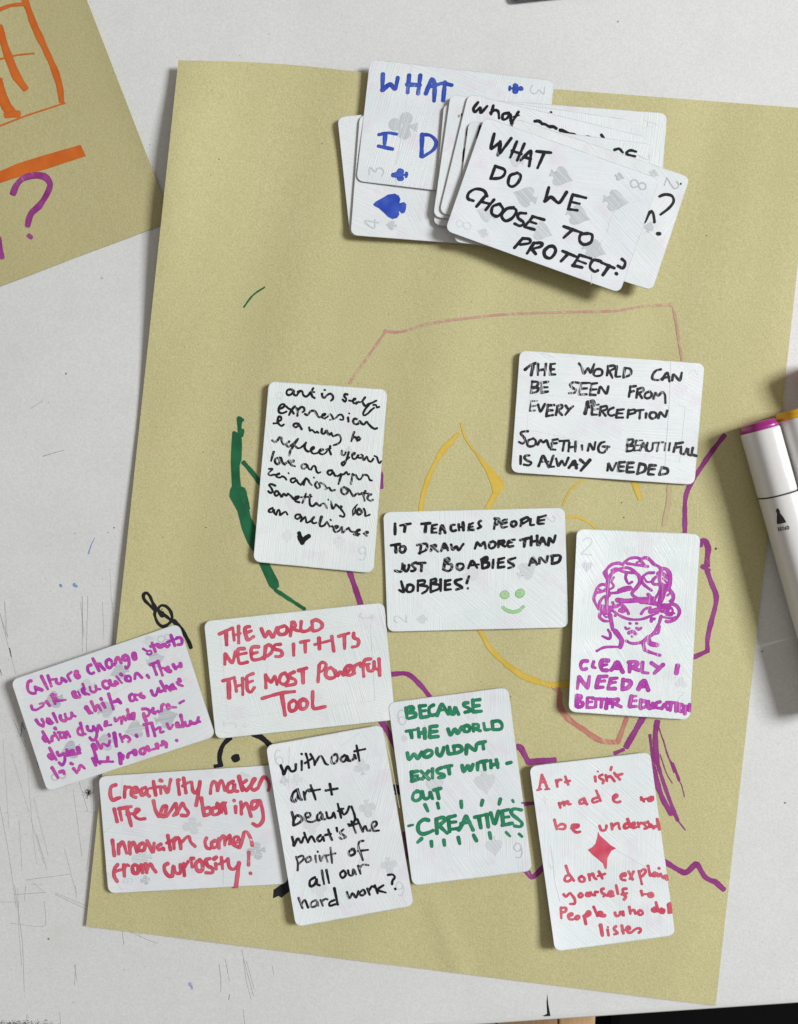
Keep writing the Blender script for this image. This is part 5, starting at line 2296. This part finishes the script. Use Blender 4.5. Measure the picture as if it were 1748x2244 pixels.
card('because', q4(810, 1500, 4, 160, 158, 1214, 22, 1426, 1635, 374, 1764), PZ + .001, (.004, .004, .006, .016),
     'upright white painted card with green capitals and green dashes around CREATIVES', 60, 95, 9,
     [('written_word', 'green block capitals with short dashes', ST('because_the'))], QG, GH['because_the'])
card('isnt', q4(1120, 1640, 4, 158, 156, 1218, 30, 1440, 1640, 384, 1782), PZ, (.016, .006, .006, .030),
     'upright white painted card at the lower right with red writing around a solid red diamond', 98, 48, 10,
     [('written_word', 'red handwriting and a filled red diamond', ST('art_isnt'))], QG, GH['art_isnt'])
# the heap at the top, lowest first
c1 = quad_from((739, 257), 403, 264, -6.1)
card('h1', c1, PZ + .000, (.012, .0, .0, .010), 'blank white card lowest in the heap, its left edge sticking out furthest', 20, 95, 11, group=PG)
c2 = quad_from((788, 251), 403, 265, 4.4)
card('h2', c2, PZ + .007, (.010, .002, .002, .012), 'card in the heap showing a solid blue spade near its lower left corner', 60, 20, 12,
     [('blue_spade_drawing', 'solid blue spade', ST('blue_spade'))], PG, GH['blue_spade'])
c4 = [(810.5, 129.5), (1215, 176.5), (1184, 444), (780.5, 396.5)]
card('h3', c4, PZ + .015, (.008, .006, .004, .006), 'partly covered card at the back of the heap with blue capitals WHAT and blue clubs', 100, 15, 13,
     [('written_word', 'blue capitals and blue clubs', ST('what_blue'))], PG, GH['what_blue'] + GH['what_blue_b'])
ch = quad_from((1060, 218), 403, 266, 4.3)
card('h4', ch, PZ + .021, (.0, .003, .002, .0), 'pale card in the heap with only its upper right corner and right edge showing', 6, 92, 14,
     [('written_word', 'tiny black dot', ST('a_bits'))], PG, GH['a_bits'])
ca_ = quad_from((972.5, 226.5), 403, 268, 4.9)
card('h5', ca_, PZ + .028, (.002, .002, .002, .002), 'blank card in the heap, leftmost of the thin strips right of the blue letter D', 85, 20, 15, group=PG)
cb = quad_from((987, 206.5), 404, 271, 8.1)
card('h6', cb, PZ + .034, (.004, .002, .002, .004), 'blank card in the heap, strip just left of the card with lowercase what', 80, 130, 16, group=PG)
cc_ = quad_from((1026, 205), 404, 269, 13.7)
card('h7', cc_, PZ + .041, (.004, .002, .002, .004), 'card in the heap with the small black lowercase word what at its top left', 20, 70, 17,
     [('written_word', 'black lowercase handwriting', ST('what_small'))], PG)
cd = quad_from((1027, 265), 405, 267, 7.2)
card('h8', cd, PZ + .047, (.004, .002, .002, .004), 'card in the heap with two half hidden black letters near upper right corner', 30, 100, 18,
     [('written_word', 'black capitals', ST('re_letters'))], PG, GH['re_letters'])
ce = [(1129, 259), (1512, 388), (1429, 637), (1044, 509)]
card('h9', ce, PZ + .053, (.002, .003, .0, .0), 'card at the right of the heap with a large black question mark', 30, 110, 19,
     [('written_word', 'black letter n and question mark', ST('n_question'))], PG, GH['n_question'])
cf = [(1062, 256), (1445, 392), (1358, 642), (975, 505)]
card('h10', cf, PZ + .060, (.004, .003, .010, .008), 'topmost card of the heap, slanting black capitals over faint grey spades', 28, -14, 20,
     [('written_word', 'black slanting block capitals', ST('what_do_we'))], PG, GH['what_do_we'], ink_a=65)

# ------------------------------------------------------------------ markers
def superell(n, r, p=2.6):
    out = []
    for k in range(n):
        t = 2 * math.pi * k / n
        c, s = math.cos(t), math.sin(t)
        out.append((r * math.copysign(abs(c) ** (2 / p), c), r * math.copysign(abs(s) ** (2 / p), s)))
    return out
def body(name, rings, mat, parent, capped=True, N=40):
    """rings: (distance along the pen, radius); pen axis runs along -Y, its underside on z=0 (axis at z = RAD)"""
    V, F = [], []
    for d, r in rings:
        for x, z in superell(N, r): V.append((x, -d, z + RAD))
    n = len(rings)
    for i in range(n - 1):
        for k in range(N):
            a = i * N + k; b = i * N + (k + 1) % N
            F.append((a, b, b + N, a + N))
    if capped:
        F.append(tuple(range(N))[::-1]); F.append(tuple(range((n - 1) * N, n * N)))
    me_o = mesh_obj(name, V, F, mat, parent)
    me_o.data.polygons.foreach_set('use_smooth', [len(p.vertices) == 4 for p in me_o.data.polygons])
    return me_o
RAD = .080
PEN_W = mat_plain('glossy_white_plastic', lin(228, 226, 224), .22, .5, .02)
def pen(px, py, ang, capcol, label, icon=False):
    root = tag(link(bpy.data.objects.new('marker_pen', None)), label, 'marker', 'white marker pens at the right edge')
    zc = RAD
    root.location = (*P(px, py, .10)[:2], .018)
    root.rotation_euler = (0, 0, math.radians(ang))
    cm = mat_plain('coloured_cap_plastic', capcol, .28, .5)
    body('end_disc', [(.0, RAD * .70), (.002, RAD * .83), (.005, RAD * .87), (.019, RAD * .885), (.021, RAD * .945), (.024, RAD * .96), (.036, RAD * .96), (.038, RAD * .94)], cm, root)
    body('cap', [(.0382, RAD * .955), (.042, RAD * .985), (.05, RAD), (.335, RAD), (.340, RAD * .99), (.343, RAD * .975)], PEN_W, root)
    body('joint_ring', [(.343, RAD * .95), (.350, RAD * .95)], mat_plain('dark_gap', lin(60, 56, 54), .7), root, False)
    body('barrel', [(.350, RAD * .97), (.353, RAD * .985), (.358, RAD * .99), (1.02, RAD * .99), (1.03, RAD * .97)], PEN_W, root)
    body('cap', [(1.036, RAD * .97), (1.04, RAD), (1.36, RAD), (1.366, RAD * .96)], PEN_W, root)
    body('end_disc', [(1.3662, RAD * .93), (1.385, RAD * .9), (1.395, RAD * .6)], cm, root)
    if icon:
        mk = mat_plain('printed_dark_grey', lin(52, 46, 42), .5)
        # print lies on the upper left of the barrel: bend flat outlines round the tube
        def wrap(u, d, k):       # u = distance round the tube from the top, to the left negative
            t = math.pi / 2 - u / RAD
            pr = 2.6; c, s = math.cos(t), math.sin(t)
            rr = RAD * .995 + .0006 + k
            return Vector((rr * math.copysign(abs(c) ** (2 / pr), c), -d, rr * math.copysign(abs(s) ** (2 / pr), s) + RAD))
        V, F = [], []
        u0, d0 = -.050, .405
        sil = [(-.010, 0), (0, -.006), (.009, 0), (.012, .012), (.009, .018), (.022, .040), (.030, .062), (.030, .070), (-.030, .070), (-.030, .062), (-.018, .034), (-.010, .018), (-.014, .010)]
        tri_fill([(u0 + a * .72, d0 + b * .95) for a, b in sil], wrap, V, F, 0, 1)
        tag(mesh_obj('nib_symbol', V, F, mk, root), 'dark nib symbol')
        V, F = [], []
        G = {'B': [[(0, 0), (0, 1)], [(0, 0), (.6, .1), (.5, .45), (0, .5)], [(0, .5), (.7, .6), (.6, .95), (0, 1)]],
             'R': [[(0, 1), (0, 0), (.6, .1), (.6, .4), (0, .5)], [(.2, .5), (.7, 1)]],
             'O': [[(.35, 0), (0, .3), (0, .7), (.35, 1), (.7, .7), (.7, .3), (.35, 0)]],
             'A': [[(0, 1), (.35, 0), (.7, 1)], [(.15, .65), (.55, .65)]],
             'D': [[(0, 0), (0, 1)], [(0, 0), (.6, .25), (.6, .75), (0, 1)]]}
        for i, ch in enumerate('BROAD'):
            for pl in G[ch]:
                pts = [((u0 - .024 + (i + .0) * .0115 + a * .010) * 1000, (d0 + .082 + b * .017) * 1000) for a, b in pl]
                ribbon(pts, 2.6, False, lambda x, y, k: wrap(x / 1000, y / 1000, k), V, F, 0, random.Random(1), step=2, taper=False)
        mesh_obj('lettering', V, F, mk, root)
    else:
        pass
    return root
pen(1660, 925, 15.6, lin(168, 44, 134), 'white marker with a magenta end, nearest to the paper drawings', True)
pen(1737, 898, 15.8, lin(228, 170, 30), 'white marker with a yellow end, beside the magenta one')
pen(1790, 800, 30, lin(226, 70, 92), 'marker with a pinkish red end, barely entering at the right edge')

# ------------------------------------------------------------------ things at the margins
def slab():
    root = tag(link(bpy.data.objects.new('gadget', None)), 'corner of a dark slab with grey rim at the top edge of the table', 'gadget')
    root.location = P(1400, -160, 0)
    c0 = np.array((1121, 5.0)); d1 = np.array((.994, -.106)); d2 = np.array((-.106, -.994))
    def outline(inset, z):
        o = []
        for k in range(4):
            base = [c0, c0 + d1 * 640, c0 + d1 * 640 + d2 * 320, c0 + d2 * 320][k]
            sx, sy = [(1, 1), (-1, 1), (-1, -1), (1, -1)][k]
            cc = base + d1 * sx * 12 + d2 * sy * 12
            a0 = [(-1, 0), (0, -1), (1, 0), (0, 1)][k]; a1 = [(0, -1), (1, 0), (0, 1), (-1, 0)][k]
            for i in range(5):
                t = math.pi / 2 * i / 4
                v = np.array(a0) * math.cos(t) + np.array(a1) * math.sin(t)
                q = cc + (12 - inset) * (d1 * v[0] + d2 * v[1])
                o.append(Vector(P(q[0], q[1], z)) - Vector(root.location))
        return o
    def tube(name, rows, mat, cap=True):
        V, F = [], []
        for r in rows: V += outline(*r)
        n = 20
        for i in range(len(rows) - 1):
            for k in range(n): F.append((i * n + k, i * n + (k + 1) % n, (i + 1) * n + (k + 1) % n, (i + 1) * n + k))
        if cap: F.append(tuple(range((len(rows) - 1) * n, len(rows) * n)))
        F.append(tuple(range(n))[::-1])
        mesh_obj(name, V, F, mat, root)
    tube('rim', [(1.5, .002), (0, .006), (0, .016), (1.5, .020)], mat_plain('grey_metal', lin(122, 126, 136), .35, .5, .08))
    tube('face', [(2.2, .018), (2.2, .0215), (3.0, .0225)], mat_plain('dark_glass', lin(70, 74, 84), .12, .5))
slab()
def below():
    wood = []
    for i in range(3):
        m = NT('floor_wood')
        f = m.noise(m.coord('Object', (30, 2, 1), .03, (i * 5, 0, 0)), 1.0, 4, .6)
        m.col(m.mix(m.ramp(f, .3, .7), lin(196 + 8 * i, 156 + 6 * i, 120), lin(226 + 6 * i, 190 + 4 * i, 152))); m.rough(.5)
        wood.append(m.m)
    fl = tag(link(bpy.data.objects.new('floor', None)), kind='structure')
    fl.location = (0, -9, -7.3)
    V = [(-40, -30, -.12), (40, -30, -.12), (40, 40, -.12), (-40, 40, -.12)]
    mesh_obj('subfloor', V, [(0, 1, 2, 3)], mat_plain('dark_subfloor', lin(28, 24, 24), .9), fl)
    me = None
    cuts = [P(x, 2244, -7.3)[0] for x in (1020, 1090, 1226, 1362)]
    for i in range(3):
        wd = cuts[i + 1] - cuts[i]
        V = []
        for z, g in ((-.1, 0), (-.012, 0), (0, .012)):
            V += [(g, -12 + g, z), (wd - .03 - g, -12 + g, z), (wd - .03 - g, 12 - g, z), (g, 12 - g, z)]
        F = [(8, 9, 10, 11)]
        for r in (0, 4):
            for k in range(4): F.append((r + k, r + (k + 1) % 4, r + 4 + (k + 1) % 4, r + 4 + k))
        o = mesh_obj('floor_plank', V, F, wood[i % 3], fl); o.location = (cuts[i], 0, 0)
    # black padded seat under the table edge
    st = tag(link(bpy.data.objects.new('seat', None)), 'black seat in the shade just below the table edge at the lower right', 'seat')
    zt = -2.7
    a = P(1314, 2214, zt); st.location = (a[0] + 2.2, a[1] - 2.0, zt - .5)
    L = Vector(st.location)
    V, F = [], []
    pts = [(1346, 2170), (1332, 2262), (1322, 2480), (1420, 2700), (2100, 2700), (2260, 2500), (2260, 2140), (1500, 2060), (1380, 2080)]
    rows = [(.93, zt - .5), (1.0, zt - .38), (1.0, zt - .10), (.985, zt - .03), (.95, zt), (.6, zt + .02)]
    ctr = np.array((1760, 2380))
    for k, z in rows:
        for q in pts:
            p_ = ctr + (np.array(q) - ctr) * k
            V.append(Vector(P(p_[0], p_[1], zt)) * 1.0 + Vector((0, 0, z - zt)) - L)
    n = len(pts)
    for i in range(len(rows) - 1):
        for k in range(n): F.append((i * n + k, i * n + (k + 1) % n, (i + 1) * n + (k + 1) % n, (i + 1) * n + k))
    F.append(tuple(range((len(rows) - 1) * n, len(rows) * n))); F.append(tuple(range(n))[::-1])
    bmk = mat_plain('black_fabric', lin(12, 12, 13), .95, .1, .3)
    mesh_obj('cushion', V, F, bmk, st)
    V, F = [], []
    for k in range(10):
        t = 6.283 * k / 10
        for z in (-4.1, -.02): V.append((.25 * math.cos(t), .25 * math.sin(t), z))
    for k in range(10): F.append((2 * k, (2 * k + 2) % 20, (2 * k + 3) % 20, 2 * k + 1))
    mesh_obj('stem', V, F, bmk, st)
below()
